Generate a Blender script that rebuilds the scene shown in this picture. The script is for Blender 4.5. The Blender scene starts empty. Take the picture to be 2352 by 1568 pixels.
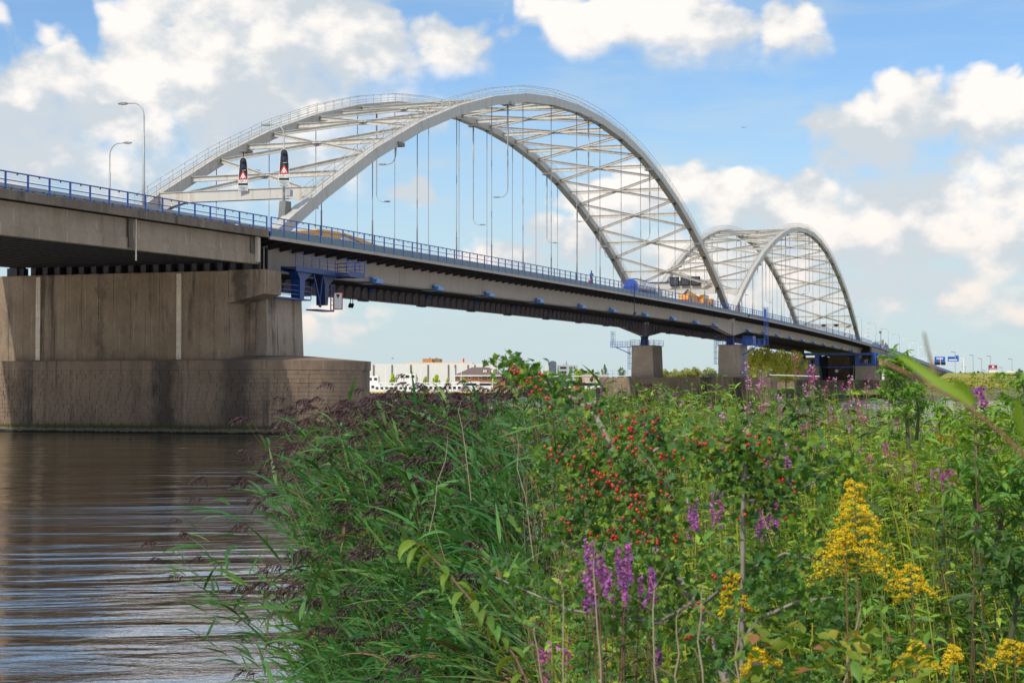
import bpy, bmesh, math, random
import numpy as np
from mathutils import Vector, Matrix
sc = bpy.context.scene
col = sc.collection
rng = np.random.default_rng(7); random.seed(7)
R = math.radians

# ------------------------------------------------------------------ camera
CAM = Vector((-143.704, -69.653, 4.3))
AZ = 19.26
cd = bpy.data.cameras.new('camera'); cam = bpy.data.objects.new('camera', cd); col.objects.link(cam)
cam.location = CAM; cam.rotation_euler = (R(90 + 1.564), 0, R(AZ - 90))
cd.sensor_width = 36; cd.lens = 58.05; cd.shift_y = -.004
cd.clip_start = .1; cd.clip_end = 20000
cd.dof.use_dof = True; cd.dof.focus_distance = 30; cd.dof.aperture_fstop = 13
sc.camera = cam
FW = Vector((math.cos(R(AZ)), math.sin(R(AZ)), 0)); RT = Vector((math.sin(R(AZ)), -math.cos(R(AZ)), 0))
def L(d, s, z=0.0):                     # river-bank frame: d metres out from the path, s metres to the right
    v = FW * d + RT * s
    return Vector((CAM.x + v.x, CAM.y + v.y, z))

# ------------------------------------------------------------------ light
SUN_AZ, SUN_EL = 168, 46
sd = bpy.data.lights.new('sun', 'SUN'); sun = bpy.data.objects.new('sun', sd); col.objects.link(sun)
sd.energy = 2.7; sd.angle = R(.7); sd.color = (1, .93, .82)
sv = Vector((math.cos(R(SUN_EL)) * math.cos(R(SUN_AZ)), math.cos(R(SUN_EL)) * math.sin(R(SUN_AZ)), math.sin(R(SUN_EL))))
sun.rotation_euler = sv.to_track_quat('Z', 'Y').to_euler(); sun.location = (-100, 60, 120)
sc.view_settings.view_transform = 'Standard'; sc.view_settings.look = 'None'
sc.view_settings.exposure = 0.36; sc.view_settings.gamma = 1; sc.view_settings.use_curve_mapping = False
sc.cycles.max_bounces = 6; sc.cycles.transparent_max_bounces = 6; sc.cycles.use_denoising = True
sc.cycles.transmission_bounces = 3; sc.cycles.glossy_bounces = 3; sc.cycles.diffuse_bounces = 3

# ------------------------------------------------------------------ world: sky with clouds
w = bpy.data.worlds.new('World'); sc.world = w; w.use_nodes = True
nt = w.node_tree; nt.nodes.clear()
class NT:
    def __init__(s, tree): s.t = tree
    def n(s, typ, **kw):
        nd = s.t.nodes.new(typ)
        for k, v in kw.items():
            if k.startswith('i'):
                nd.inputs[int(k[1:])].default_value = v
            else: setattr(nd, k, v)
        return nd
    def l(s, a, b): s.t.links.new(a, b)
    def put(s, sock, v):
        if isinstance(v, (int, float, tuple)): sock.default_value = v
        else: s.l(v, sock)
    def m(s, op, a, b=0.0, c=0.0, clamp=False):
        nd = s.t.nodes.new('ShaderNodeMath'); nd.operation = op; nd.use_clamp = clamp
        s.put(nd.inputs[0], a); s.put(nd.inputs[1], b)
        if op in ('MULTIPLY_ADD', 'SMOOTH_MAX', 'SMOOTH_MIN'): s.put(nd.inputs[2], c)
        return nd.outputs[0]
    def v(s, op, a, b=(0, 0, 0), c=(0, 0, 0)):
        nd = s.t.nodes.new('ShaderNodeVectorMath'); nd.operation = op
        s.put(nd.inputs[0], a); s.put(nd.inputs[1], b)
        if op == 'MULTIPLY_ADD': s.put(nd.inputs[2], c)
        return nd.outputs['Value'] if op in ('DOT_PRODUCT', 'LENGTH') else nd.outputs[0]
    def ss(s, x, a, b):                 # smoothstep
        nd = s.t.nodes.new('ShaderNodeMapRange'); nd.interpolation_type = 'SMOOTHSTEP'
        s.put(nd.inputs[0], x); nd.inputs[1].default_value = a; nd.inputs[2].default_value = b
        return nd.outputs[0]
    def mix(s, f, a, b, mode='MIX'):
        nd = s.t.nodes.new('ShaderNodeMix'); nd.data_type = 'RGBA'; nd.blend_type = mode
        s.put(nd.inputs[0], f); s.put(nd.inputs[6], a); s.put(nd.inputs[7], b)
        return nd.outputs[2]
    def noise(s, vec, scale, detail=6, rough=.55, dist=0.0):
        nd = s.t.nodes.new('ShaderNodeTexNoise'); s.put(nd.inputs['Vector'], vec)
        nd.inputs['Scale'].default_value = scale; nd.inputs['Detail'].default_value = detail
        nd.inputs['Roughness'].default_value = rough; nd.inputs['Distortion'].default_value = dist
        return nd.outputs[0]
W_ = NT(nt)
# cloud masses: azimuth, elevation, half widths (degrees), strength
def _b(x, y, rx, ry, s=1.0):            # given on a 2352 wide chart of the sky, 68 units per degree
    return (36.6 - x * 34.6 / 2352, (877 - y) / 67, rx * 1.2 / 68, ry * 1.22 / 67, s)
BL = [_b(620,100,270,130), _b(430,190,190,150), _b(800,110,140,110), _b(290,270,150,90), _b(570,240,240,100), _b(130,200,130,75,.8),
      _b(30,225,90,60,.8), _b(1050,95,110,55,.6), _b(450,370,330,60,.35), _b(720,260,220,70,.45),
      _b(1440,30,200,55), _b(1610,70,130,70,.9), _b(1835,70,55,75,.6), _b(1340,80,70,35,.7),
      _b(2080,280,110,90), _b(2020,340,130,75), _b(2250,280,160,85), _b(2235,375,65,40,.9), _b(1940,300,70,55,.8), _b(2060,390,140,50,.6),
      _b(1560,410,100,45,.9), _b(1700,420,75,32,.8), _b(1790,480,190,58), _b(2120,480,160,85), _b(2330,440,90,85), _b(2010,560,420,75,.8),
      _b(2250,560,220,90,.8), _b(1330,540,110,60,.8), _b(1190,590,110,40,.7), _b(935,435,60,28,.7), _b(1430,460,130,55,.6), _b(1620,600,200,60,.5),
      _b(2050,650,330,60,.55), _b(2240,700,200,45,.5), _b(1900,600,160,50,.6), _b(740,745,90,35,.4), _b(70,340,190,110,.75), _b(260,390,200,70,.6), _b(-220,250,260,170,.9), _b(-300,480,260,80,.6), _b(60,520,160,45,.5)]
g = bpy.data.node_groups.new('cloud_masses', 'ShaderNodeTree')
g.interface.new_socket('P', in_out='INPUT', socket_type='NodeSocketVector')
g.interface.new_socket('D', in_out='OUTPUT', socket_type='NodeSocketFloat')
G = NT(g); gi = g.nodes.new('NodeGroupInput'); go = g.nodes.new('NodeGroupOutput')
acc = None
for (a, e, ra, re, s_) in BL:
    q = G.v('MULTIPLY_ADD', gi.outputs[0], (1 / ra, 1 / re, 0), (-a / ra, -e / re, 0))
    dd = G.v('DOT_PRODUCT', q, q)
    t = G.m('MULTIPLY_ADD', dd, -s_, s_)
    acc = t if acc is None else G.m('SMOOTH_MAX', acc, t, .25)
G.l(acc, go.inputs[0])
tc = W_.n('ShaderNodeTexCoord'); dirv = tc.outputs['Generated']
sep = W_.n('ShaderNodeSeparateXYZ'); W_.l(dirv, sep.inputs[0])
azi = W_.m('MULTIPLY', W_.m('ARCTAN2', sep.outputs[1], sep.outputs[0]), 57.2958)
ele = W_.m('MULTIPLY', W_.m('ARCSINE', sep.outputs[2]), 57.2958)
cmb = W_.n('ShaderNodeCombineXYZ'); W_.l(azi, cmb.inputs[0]); W_.l(ele, cmb.inputs[1]); P = cmb.outputs[0]
warp = W_.n('ShaderNodeTexNoise', noise_dimensions='3D'); W_.l(dirv, warp.inputs['Vector']); warp.inputs['Scale'].default_value = 16; warp.inputs['Detail'].default_value = 3
wv = W_.v('MULTIPLY_ADD', warp.outputs[1], (2.0, 1.3, 0), (-1.0, -.65, 0))
Pw = W_.v('ADD', P, wv)
def masses(p):
    nd = nt.nodes.new('ShaderNodeGroup'); nd.node_tree = g; W_.l(p, nd.inputs[0]); return nd.outputs[0]
n1 = W_.noise(W_.v('MULTIPLY', dirv, (1, 1, 1.5)), 20, 7, .50)
far2 = W_.noise(dirv, 9, 3, .5)
n1s = W_.noise(W_.v('MULTIPLY_ADD', dirv, (1, 1, 1.5), (-.004, .006, .012)), 22, 5, .56)
vor = W_.n('ShaderNodeTexVoronoi', feature='F1'); W_.l(W_.v('MULTIPLY_ADD', warp.outputs[1], (.06, .06, .06), W_.v('MULTIPLY', dirv, (1, 1, 1.2))), vor.inputs['Vector'])
vor.inputs['Scale'].default_value = 42; vor.inputs['Detail'].default_value = 1.0
puff = vor.outputs['Distance']
far = W_.noise(W_.v('MULTIPLY', dirv, (1, 1, 2.2)), 3.2, 6, .55)
inside = W_.m('MULTIPLY', W_.ss(W_.m('ABSOLUTE', W_.m('SUBTRACT', azi, 19.3)), 26, 18), W_.ss(ele, 19, 13))
gen = W_.m('SUBTRACT', W_.m('MULTIPLY_ADD', far, 6.0, -3.1), W_.m('MULTIPLY', inside, 3.0))
D0 = W_.m('MAXIMUM', masses(Pw), gen)
D = W_.m('ADD', W_.m('MULTIPLY_ADD', n1, 2.5, -1.2), D0)
D = W_.m('ADD', D, W_.m('MULTIPLY_ADD', puff, -.9, .82))
Dlow = masses(W_.v('ADD', Pw, (.5, 1.5, 0)))
relief = W_.m('SUBTRACT', n1, n1s)
top = W_.m('SUBTRACT', D0, Dlow)                 # positive where the mass thins out upwards
lit = W_.m('ADD', W_.m('MULTIPLY', top, .55), W_.m('MULTIPLY', relief, 9.0))
lit = W_.m('ADD', lit, W_.m('MULTIPLY_ADD', puff, -.9, .3))
lit = W_.m('ADD', lit, W_.m('MULTIPLY_ADD', far2, 1.6, -.8))
lit = W_.ss(lit, -1.1, 1.45)
alpha = W_.mix(W_.ss(top, -.6, .5), W_.ss(D, -.45, 1.25), W_.ss(D, -.10, .55))
cloudc = W_.mix(lit, (.50, .545, .585, 1), (.80, .765, .73, 1))
warm = W_.ss(ele, 7.0, 1.5)
cloudc = W_.mix(W_.m('MULTIPLY', warm, .8), cloudc, W_.mix(lit, (.51, .56, .59, 1), (.74, .66, .60, 1)))
sky = W_.n('ShaderNodeTexSky', sky_type='NISHITA'); sky.sun_disc = False
sky.sun_elevation = R(SUN_EL); sky.sun_rotation = R(90 - SUN_AZ); sky.air_density = 1.0; sky.dust_density = .6; sky.ozone_density = 1.2
skyc = W_.v('MULTIPLY', sky.outputs[0], (.070, .093, .115))
# thin high veil, thickening into a pale layer near the horizon
veil = W_.noise(W_.v('MULTIPLY', dirv, (1, 1, 5)), 7, 6, .6, .4)
vf = W_.m('ADD', W_.m('MULTIPLY', W_.ss(veil, .42, .72), .35), W_.m('MULTIPLY', W_.ss(ele, 12, 0), .85), clamp=True)
skyc = W_.mix(W_.m('MULTIPLY_ADD', vf, .93, .07), skyc, (.47, .56, .585, 1))
final = W_.mix(W_.m('MULTIPLY', alpha, W_.ss(ele, .2, 2.5)), skyc, cloudc)
bg = W_.n('ShaderNodeBackground'); W_.l(final, bg.inputs[0]); bg.inputs[1].default_value = 1.0
ow = W_.n('ShaderNodeOutputWorld'); W_.l(bg.outputs[0], ow.inputs[0])
w.cycles.sampling_method = 'MANUAL'; w.cycles.sample_map_resolution = 512

# ------------------------------------------------------------------ materials
def newmat(name):
    m = bpy.data.materials.new(name); m.use_nodes = True; t = m.node_tree; t.nodes.clear(); T = NT(t)
    b = t.nodes.new('ShaderNodeBsdfPrincipled'); o = t.nodes.new('ShaderNodeOutputMaterial'); t.links.new(b.outputs[0], o.inputs[0])
    return m, T, b, o
MATS = {}
def pm(name, c, rough=.6, metal=0.0, var=.12, scale=1.0, bump=0.0, bscale=20, streak=0.0, dirt=None, spec=.5):
    if name in MATS: return MATS[name]
    m, T, b, o = newmat(name)
    geo = T.n('ShaderNodeNewGeometry'); pos = geo.outputs['Position']
    n = T.noise(pos, scale, 6, .6)
    c = tuple(c) + (1,)
    k = T.m('MULTIPLY_ADD', n, var * 4, 1 - var * 2)
    cc = T.v('MULTIPLY', c[:3], (1, 1, 1)); nd = T.v('SCALE', cc)
    sc_ = T.t.nodes[-1]; T.put(sc_.inputs['Scale'], k); out = nd
    if streak:
        s1 = T.noise(T.v('MULTIPLY', pos, (1, 1, .06)), 1.6, 6, .65)
        out = T.mix(T.m('MULTIPLY', T.ss(s1, .48, .68), streak), out, tuple(dirt or (.05, .045, .04)) + (1,))
    T.put(b.inputs['Base Color'], out)
    b.inputs['Roughness'].default_value = rough; b.inputs['Metallic'].default_value = metal
    b.inputs['Specular IOR Level'].default_value = spec
    if bump:
        bn = T.n('ShaderNodeBump'); bn.inputs['Strength'].default_value = bump; bn.inputs['Distance'].default_value = .03
        T.l(T.noise(pos, bscale, 5, .6), bn.inputs['Height']); T.l(bn.outputs[0], b.inputs['Normal'])
    MATS[name] = m; return m
M_rib = pm('rib_paint', (.50, .49, .45), .45, var=.07, scale=.25, streak=.38, dirt=(.34, .27, .18))
M_strut = pm('strut_paint', (.54, .525, .48), .5, var=.1, scale=.4, streak=.45, dirt=(.38, .25, .12))
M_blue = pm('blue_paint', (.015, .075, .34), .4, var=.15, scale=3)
M_blueL = pm('pale_blue_paint', (.18, .42, .85), .4, var=.12, scale=3)
M_bluegrey = pm('blue_grey_panel', (.085, .17, .24), .45, var=.12, scale=1)
M_navy = pm('navy_paint', (.012, .03, .09), .5)
M_gird = pm('girder_paint', (.43, .36, .315), .55, var=.08, scale=.35, streak=.3, dirt=(.26, .2, .16))
M_under = pm('dark_steel_and_shade', (.035, .032, .04), .7, var=.2, scale=1)  # near-black: dark steel, and shade painted onto the deck undersides
M_fardk = pm('shaded_girder_paint', (.17, .145, .165), .7, var=.15, scale=.6)  # girder paint darkened, the shade below the deck is in its colour
M_hang = pm('hanger_steel', (.22, .22, .23), .4, .3)
M_road = pm('asphalt', (.05, .05, .052), .9, bump=.3)
M_lamp = pm('galvanised_steel', (.40, .41, .41), .5, .2, var=.1, scale=2)
M_lampd = pm('lamp_housing', (.16, .16, .15), .5)
M_black = pm('black_board', (.012, .012, .018), .45)
M_white = pm('white_paint', (.78, .78, .76), .5, var=.03)
M_red = pm('red_paint', (.62, .03, .02), .45, var=.05)
M_glass = pm('dark_glass', (.02, .03, .035), .08, var=.05, spec=.9)
M_orange = pm('orange_yellow_paint', (.92, .44, .02), .4, var=.08, scale=2)
M_tyre = pm('rubber', (.02, .02, .02), .85)
M_chrome = pm('tank_steel', (.62, .62, .62), .22, .9, var=.05)
def concrete(name, c1, c2, stain=(.045, .04, .038), dots=False, algae=False, amt=.5):
    m, T, b, o = newmat(name)
    geo = T.n('ShaderNodeNewGeometry'); pos = geo.outputs['Position']
    n = T.noise(pos, .35, 7, .62); n2 = T.noise(pos, 3.5, 6, .65)
    base = T.mix(T.ss(n, .35, .65), tuple(c1) + (1,), tuple(c2) + (1,))
    base = T.mix(T.m('MULTIPLY', T.ss(n2, .4, .75), .35), base, tuple(x * .6 for x in c1) + (1,))
    s1 = T.noise(T.v('MULTIPLY', pos, (1, 1, .05)), .9, 7, .68)
    base = T.mix(T.m('MULTIPLY', T.m('MULTIPLY', T.ss(s1, .50, .66), T.ss(T.noise(pos, .22, 4, .6), .38, .62)), amt*1.5), base, tuple(stain) + (1,))
    s2 = T.noise(T.v('MULTIPLY', pos, (1, 1, .09)), 3.1, 5, .6)
    base = T.mix(T.m('MULTIPLY', T.ss(s2, .56, .7), .35), base, tuple(min(1, x * 1.7) for x in c2) + (1,))
    if dots:
        v = T.n('ShaderNodeTexVoronoi'); T.l(T.v('MULTIPLY', pos, (0, 1, 1)), v.inputs['Vector']); v.inputs['Scale'].default_value = .9; v.inputs['Randomness'].default_value = .35
        d = T.ss(v.outputs['Distance'], .2, .12)
        sx = T.n('ShaderNodeSeparateColor'); T.l(v.outputs['Color'], sx.inputs[0])
        base = T.mix(T.m('MULTIPLY', d, T.m('MULTIPLY', T.ss(sx.outputs[0], .35, .8), .6)), base, (.05, .045, .05, 1))
    if algae or dots:
        sq = T.n('ShaderNodeSeparateXYZ'); T.l(pos, sq.inputs[0]); wob = T.noise(pos, .8, 5, .65)
        for yc, wd_, st in (((3.7, 1.5, .8), (-2.8, 2.2, .8), (17.9, 1.1, .5)) if algae else ((-2.2, 1.0, .75), (11.5, .5, .4))):
            dy = T.m('ABSOLUTE', T.m('ADD', T.m('SUBTRACT', sq.outputs[1], yc), T.m('MULTIPLY_ADD', wob, 3.0, -1.5)))
            base = T.mix(T.m('MULTIPLY', T.ss(dy, wd_*1.1, wd_*.1), st), base, (.045, .036, .032, 1))
    if algae:
        sp = T.n('ShaderNodeSeparateXYZ'); T.l(pos, sp.inputs[0]); zz = T.m('ADD', sp.outputs[2], T.m('MULTIPLY', n2, -.5))
        base = T.mix(T.ss(zz, .75, .25), base, (.055, .06, .018, 1))
        base = T.mix(T.ss(zz, .22, .1), base, (.16, .13, .09, 1))
        base = T.mix(T.ss(zz, -.05, -.12), base, (.012, .012, .012, 1))
    T.put(b.inputs['Base Color'], base); b.inputs['Roughness'].default_value = .88
    bn = T.n('ShaderNodeBump'); bn.inputs['Strength'].default_value = .35; bn.inputs['Distance'].default_value = .04
    T.l(T.noise(pos, 9, 8, .7), bn.inputs['Height']); T.l(bn.outputs[0], b.inputs['Normal'])
    MATS[name] = m; return m
M_conc = concrete('viaduct_concrete', (.31, .24, .175), (.375, .30, .225), amt=.18)
M_coln = concrete('column_concrete', (.33, .26, .195), (.39, .315, .24), amt=.12)
M_gear = pm('shaded_blue_gear', (.010, .045, .19), .45)  # blue paint made darker to carry the shade under the bridge
M_fasc = concrete('edge_concrete', (.17, .13, .10), (.22, .175, .135), amt=.6)
M_wall = concrete('pier_wall_concrete', (.215, .155, .105), (.285, .215, .15), dots=True, amt=.55)
M_plin = concrete('plinth_stone', (.19, .135, .095), (.25, .18, .125), algae=True, amt=.7)
M_joint = concrete('plinth_joint', (.145, .105, .075), (.19, .14, .10), algae=True, amt=.3)
M_stone2 = concrete('pale_stone', (.29, .235, .18), (.35, .285, .22), amt=.6)
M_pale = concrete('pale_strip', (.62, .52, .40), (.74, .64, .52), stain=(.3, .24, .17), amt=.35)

# ------------------------------------------------------------------ mesh helpers
def tag(o, label=None, cat=None, group=None, kind=None):
    if label: o['label'] = label
    if cat: o['category'] = cat
    if group: o['group'] = group
    if kind: o['kind'] = kind
    return o
def empty(name, loc, label=None, cat=None, group=None, kind=None):
    o = bpy.data.objects.new(name, None); col.objects.link(o); o.location = loc; o.empty_display_size = .5
    return tag(o, label, cat, group, kind)
def wpos(o):
    v = Vector((0, 0, 0))
    while o: v = v + o.location; o = o.parent
    return v
class MB:
    def __init__(s): s.v = []; s.f = []; s.m = []; s.mi = 0
    def add(s, vs, fs):
        k = len(s.v); s.v += [tuple(x) for x in vs]; s.f += [tuple(i + k for i in f) for f in fs]; s.m += [s.mi] * len(fs); return s
    def box(s, x0, x1, y0, y1, z0, z1):
        return s.add([(x0,y0,z0),(x1,y0,z0),(x1,y1,z0),(x0,y1,z0),(x0,y0,z1),(x1,y0,z1),(x1,y1,z1),(x0,y1,z1)],
              [(0,3,2,1),(4,5,6,7),(0,1,5,4),(1,2,6,5),(2,3,7,6),(3,0,4,7)])
    def bar(s, p, q, w, h=None, up=(0, 0, 1)):
        p = Vector(p); q = Vector(q); h = h or w; d = (q - p).normalized(); u = Vector(up)
        if abs(d.dot(u)) > .99: u = Vector((1, 0, 0))
        a = d.cross(u).normalized() * w / 2; b = a.cross(d).normalized() * h / 2
        vs = [p-a-b, p+a-b, p+a+b, p-a+b, q-a-b, q+a-b, q+a+b, q-a+b]
        return s.add(vs, [(0,3,2,1),(4,5,6,7),(0,1,5,4),(1,2,6,5),(2,3,7,6),(3,0,4,7)])
    def ibeam(s, p, q, w, h, t=.05, up=(0, 0, 1)):
        p = Vector(p); q = Vector(q); d = (q - p).normalized(); u = Vector(up)
        a = d.cross(u).normalized(); b = a.cross(d).normalized()
        s.bar(p, q, t, h - 2 * t, up)
        s.bar(p + b * (h / 2 - t / 2), q + b * (h / 2 - t / 2), w, t, up); s.bar(p - b * (h / 2 - t / 2), q - b * (h / 2 - t / 2), w, t, up)
        return s
    def tube(s, pts, r, n=6):
        pts = [Vector(p) for p in pts]; rr = r if isinstance(r, (list, tuple)) else [r] * len(pts); k = len(s.v)
        vs = []; fs = []; prev = None
        for i, p in enumerate(pts):
            d = (pts[min(i + 1, len(pts) - 1)] - pts[max(i - 1, 0)]).normalized()
            if prev is None:
                u = Vector((0, 0, 1)) if abs(d.z) < .9 else Vector((1, 0, 0)); a = d.cross(u).normalized()
            else: a = (prev - d * prev.dot(d)).normalized()
            prev = a; b = d.cross(a)
            for j in range(n):
                t = 2 * math.pi * j / n; vs.append(p + (a * math.cos(t) + b * math.sin(t)) * rr[i])
        for i in range(len(pts) - 1):
            for j in range(n): fs.append((i*n+j, i*n+(j+1)%n, (i+1)*n+(j+1)%n, (i+1)*n+j))
        fs.append(tuple(range(n))[::-1]); fs.append(tuple((len(pts)-1)*n + j for j in range(n)))
        return s.add(vs, fs)
    def prism(s, poly, axis, a, b):        # polygon extruded along an axis; poly holds the two other coordinates in order
        n = len(poly)
        def P(p, t): return {'x': (t, p[0], p[1]), 'y': (p[0], t, p[1]), 'z': (p[0], p[1], t)}[axis]
        return s.add([P(p, a) for p in poly] + [P(p, b) for p in poly],
              [tuple(range(n)), tuple(range(2*n-1, n-1, -1))] + [(i, i + n, (i+1) % n + n, (i+1) % n) for i in range(n)])
    def ball(s, c, rx, ry=None, rz=None, n=8, m=5):
        ry = ry or rx; rz = rz or rx; vs = [(c[0], c[1], c[2] - rz)]; fs = []
        for i in range(1, m):
            a = math.pi * i / m - math.pi / 2
            for j in range(n):
                t = 2 * math.pi * j / n; vs.append((c[0] + rx*math.cos(a)*math.cos(t), c[1] + ry*math.cos(a)*math.sin(t), c[2] + rz*math.sin(a)))
        vs.append((c[0], c[1], c[2] + rz)); last = len(vs) - 1
        for j in range(n): fs.append((0, 1 + (j+1) % n, 1 + j)); fs.append((last, last - n + j, last - n + (j+1) % n))
        for i in range(m - 2):
            for j in range(n): fs.append((1+i*n+j, 1+i*n+(j+1)%n, 1+(i+1)*n+(j+1)%n, 1+(i+1)*n+j))
        return s.add(vs, fs)
    def rot(s, k0, ang, c):                # turn vertices from index k0 about a vertical axis
        ca, sa = math.cos(ang), math.sin(ang)
        for i in range(k0, len(s.v)):
            x, y, z = s.v[i]; x -= c[0]; y -= c[1]; s.v[i] = (c[0] + ca*x - sa*y, c[1] + sa*x + ca*y, z)
    def build(s, name, mats, parent=None, smooth=False, bevel=0, loc=None, fixn=True, **t):
        me = bpy.data.meshes.new(name)
        off = wpos(parent) if parent else Vector(loc or (0, 0, 0))
        if loc is not None and parent: off = off + Vector(loc)
        me.from_pydata([(x - off.x, y - off.y, z - off.z) for x, y, z in s.v], [], s.f)
        mats = mats if isinstance(mats, (list, tuple)) else [mats]
        for m in mats: me.materials.append(m)
        if len(mats) > 1: me.polygons.foreach_set('material_index', s.m)
        if fixn and len(s.f) < 20000:
            b = bmesh.new(); b.from_mesh(me); bmesh.ops.recalc_face_normals(b, faces=b.faces)
            if bevel: bmesh.ops.bevel(b, geom=b.edges[:], offset=bevel, segments=1, affect='EDGES', clamp_overlap=True)
            b.to_mesh(me); b.free()
        if smooth: me.polygons.foreach_set('use_smooth', [True] * len(me.polygons))
        me.update()
        o = bpy.data.objects.new(name, me); col.objects.link(o)
        if parent: o.parent = parent; o.location = loc or (0, 0, 0)
        else: o.location = off
        return tag(o, t.get('label'), t.get('cat'), t.get('group'), t.get('kind'))
def copyo(o, parent=None, loc=None):
    c = o.copy(); col.objects.link(c)
    if parent: c.parent = parent
    if loc is not None: c.location = loc
    return c
def copy_tree(o, loc=None, label=None, parent=None):
    c = copyo(o, parent, loc)
    if label: c['label'] = label
    for ch in list(o.children): copy_tree(ch, parent=c)
    return c
ORD = ['first', 'second', 'third', 'fourth', 'fifth', 'sixth', 'seventh', 'eighth', 'ninth', 'tenth', 'eleventh', 'twelfth', 'thirteenth', 'fourteenth', 'fifteenth']
# ================================================================== bridge geometry (X runs along the bridge, Y across it, water at z = 0)
WD = 18.22                                   # distance between the two arch planes
def rail(x):
    if x > 415: x0 = 4.15; return 18.61 + 1.0845*x0 - .3358*x0*x0 - .0232 * (x - 415)
    x /= 100; return 18.61 + 1.0845 * x - .3358 * x * x
def dk(x): return rail(x) - 1.2
ZN = [22.485, 27.805, 32.259, 35.895, 38.847, 41.107, 42.52, 43.241]

# ------------------------------------------------------------------ water
m, T, b, o = newmat('river_water'); M_water = m
geo = T.n('ShaderNodeNewGeometry'); pos = geo.outputs['Position']
# swell lines run roughly across the view; fine chop on top
ax = T.v('MULTIPLY', pos, (1, 1, 0))
rot = T.n('ShaderNodeVectorRotate', rotation_type='Z_AXIS'); T.l(ax, rot.inputs['Vector']); rot.inputs['Angle'].default_value = R(-AZ - 4)
ws = T.v('MULTIPLY', rot.outputs[0], (1, .30, 1))
wl = T.noise(ws, .27, 3, .5, .9); wm = T.noise(T.v('MULTIPLY', rot.outputs[0], (1, .34, 1)), 1.5, 5, .6, .5)
wf = T.noise(T.v('MULTIPLY', rot.outputs[0], (1, .55, 1)), 9.0, 3, .6)
patch = T.ss(T.noise(T.v('MULTIPLY', rot.outputs[0], (1, .3, 1)), .035, 3, .5), .42, .60)
hgt = T.m('ADD', T.m('MULTIPLY', wl, T.m('MULTIPLY_ADD', T.noise(T.v('MULTIPLY', rot.outputs[0], (1, .4, 1)), .05, 2, .5), 3.2, -.5)), T.m('MULTIPLY', wm, .11))
hgt = T.m('ADD', hgt, T.m('MULTIPLY', wf, T.m('MULTIPLY_ADD', patch, .030, .010)))
bn = T.n('ShaderNodeBump'); bn.inputs['Strength'].default_value = 1.0; bn.inputs['Distance'].default_value = .26
T.l(hgt, bn.inputs['Height']); T.l(bn.outputs[0], b.inputs['Normal'])
gl_ = T.n('ShaderNodeBsdfGlossy'); gl_.inputs['Roughness'].default_value = .04; T.l(bn.outputs[0], gl_.inputs['Normal']); fr = T.n('ShaderNodeFresnel'); fr.inputs[0].default_value = 1.34; T.l(bn.outputs[0], fr.inputs[1])
mx = T.n('ShaderNodeMixShader'); T.l(T.m('MULTIPLY', fr.outputs[0], 3.1, clamp=True), mx.inputs[0]); T.l(b.outputs[0], mx.inputs[1]); T.l(gl_.outputs[0], mx.inputs[2]); T.l(mx.outputs[0], o.inputs[0]); gl_.inputs[0].default_value = (1, .94, .86, 1)
b.inputs['Base Color'].default_value = (.060, .068, .042, 1); b.inputs['Roughness'].default_value = .05
b.inputs['Specular IOR Level'].default_value = 0
MB().add([(-6000, -9000, 0), (14000, -9000, 0), (14000, 9000, 0), (-6000, 9000, 0)], [(0, 1, 2, 3)]).build('water', M_water, kind='structure', label='brown green river water')

# ------------------------------------------------------------------ far land
M_grass = pm('meadow_grass', (.13, .14, .03), .9, var=.2, scale=.08, bump=.5, bscale=2)
M_quay = pm('quay_stone', (.12, .11, .09), .9, var=.2, scale=.3)
M_mud = pm('muddy_shore', (.06, .05, .035), .9, var=.2, scale=.5)
shore = [(262, -2500), (270, -400), (272, -55), (286, -28), (318, -8), (330, 60), (312, 110), (290, 300), (280, 3000)]
mb = MB(); v = []; f = []
prof = [(0, -1.0, 1), (0, 1.0, 1), (4, 1.6, 0), (60, 2.4, 0), (9000, 2.6, 0)]
for i, (x, y) in enumerate(shore):
    for dx, z, _ in prof: v.append((x + dx, y, z))
n = len(prof)
for i in range(len(shore) - 1):
    for j in range(n - 1): mb.mi = 0; f.append((i*n+j, (i+1)*n+j, (i+1)*n+j+1, i*n+j+1))
mb.add(v, f); mb.m = [1 if (k % (n-1)) == 0 else 0 for k in range(len(f))]
mb.build('ground', [M_grass, M_quay], kind='structure', label='low grassy land on the far side of the river')

# ------------------------------------------------------------------ sweeps along the bridge
def strip(mb, xs, prof):                     # prof(x) -> closed list of (y, z)
    k = None; vs = []; fs = []
    for i, x in enumerate(xs):
        pr = prof(x); n = len(pr); vs += [(x, y, z) for y, z in pr]
        if i: fs += [((i-1)*n+j, (i-1)*n+(j+1)%n, i*n+(j+1)%n, i*n+j) for j in range(n)]
    fs.append(tuple(range(n))[::-1]); fs.append(tuple((len(xs)-1)*n + j for j in range(n)))
    return mb.add(vs, fs)
def xr(a, b, step):
    n = max(1, int(round((b - a) / step))); return [a + (b - a) * i / n for i in range(n + 1)]

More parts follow.
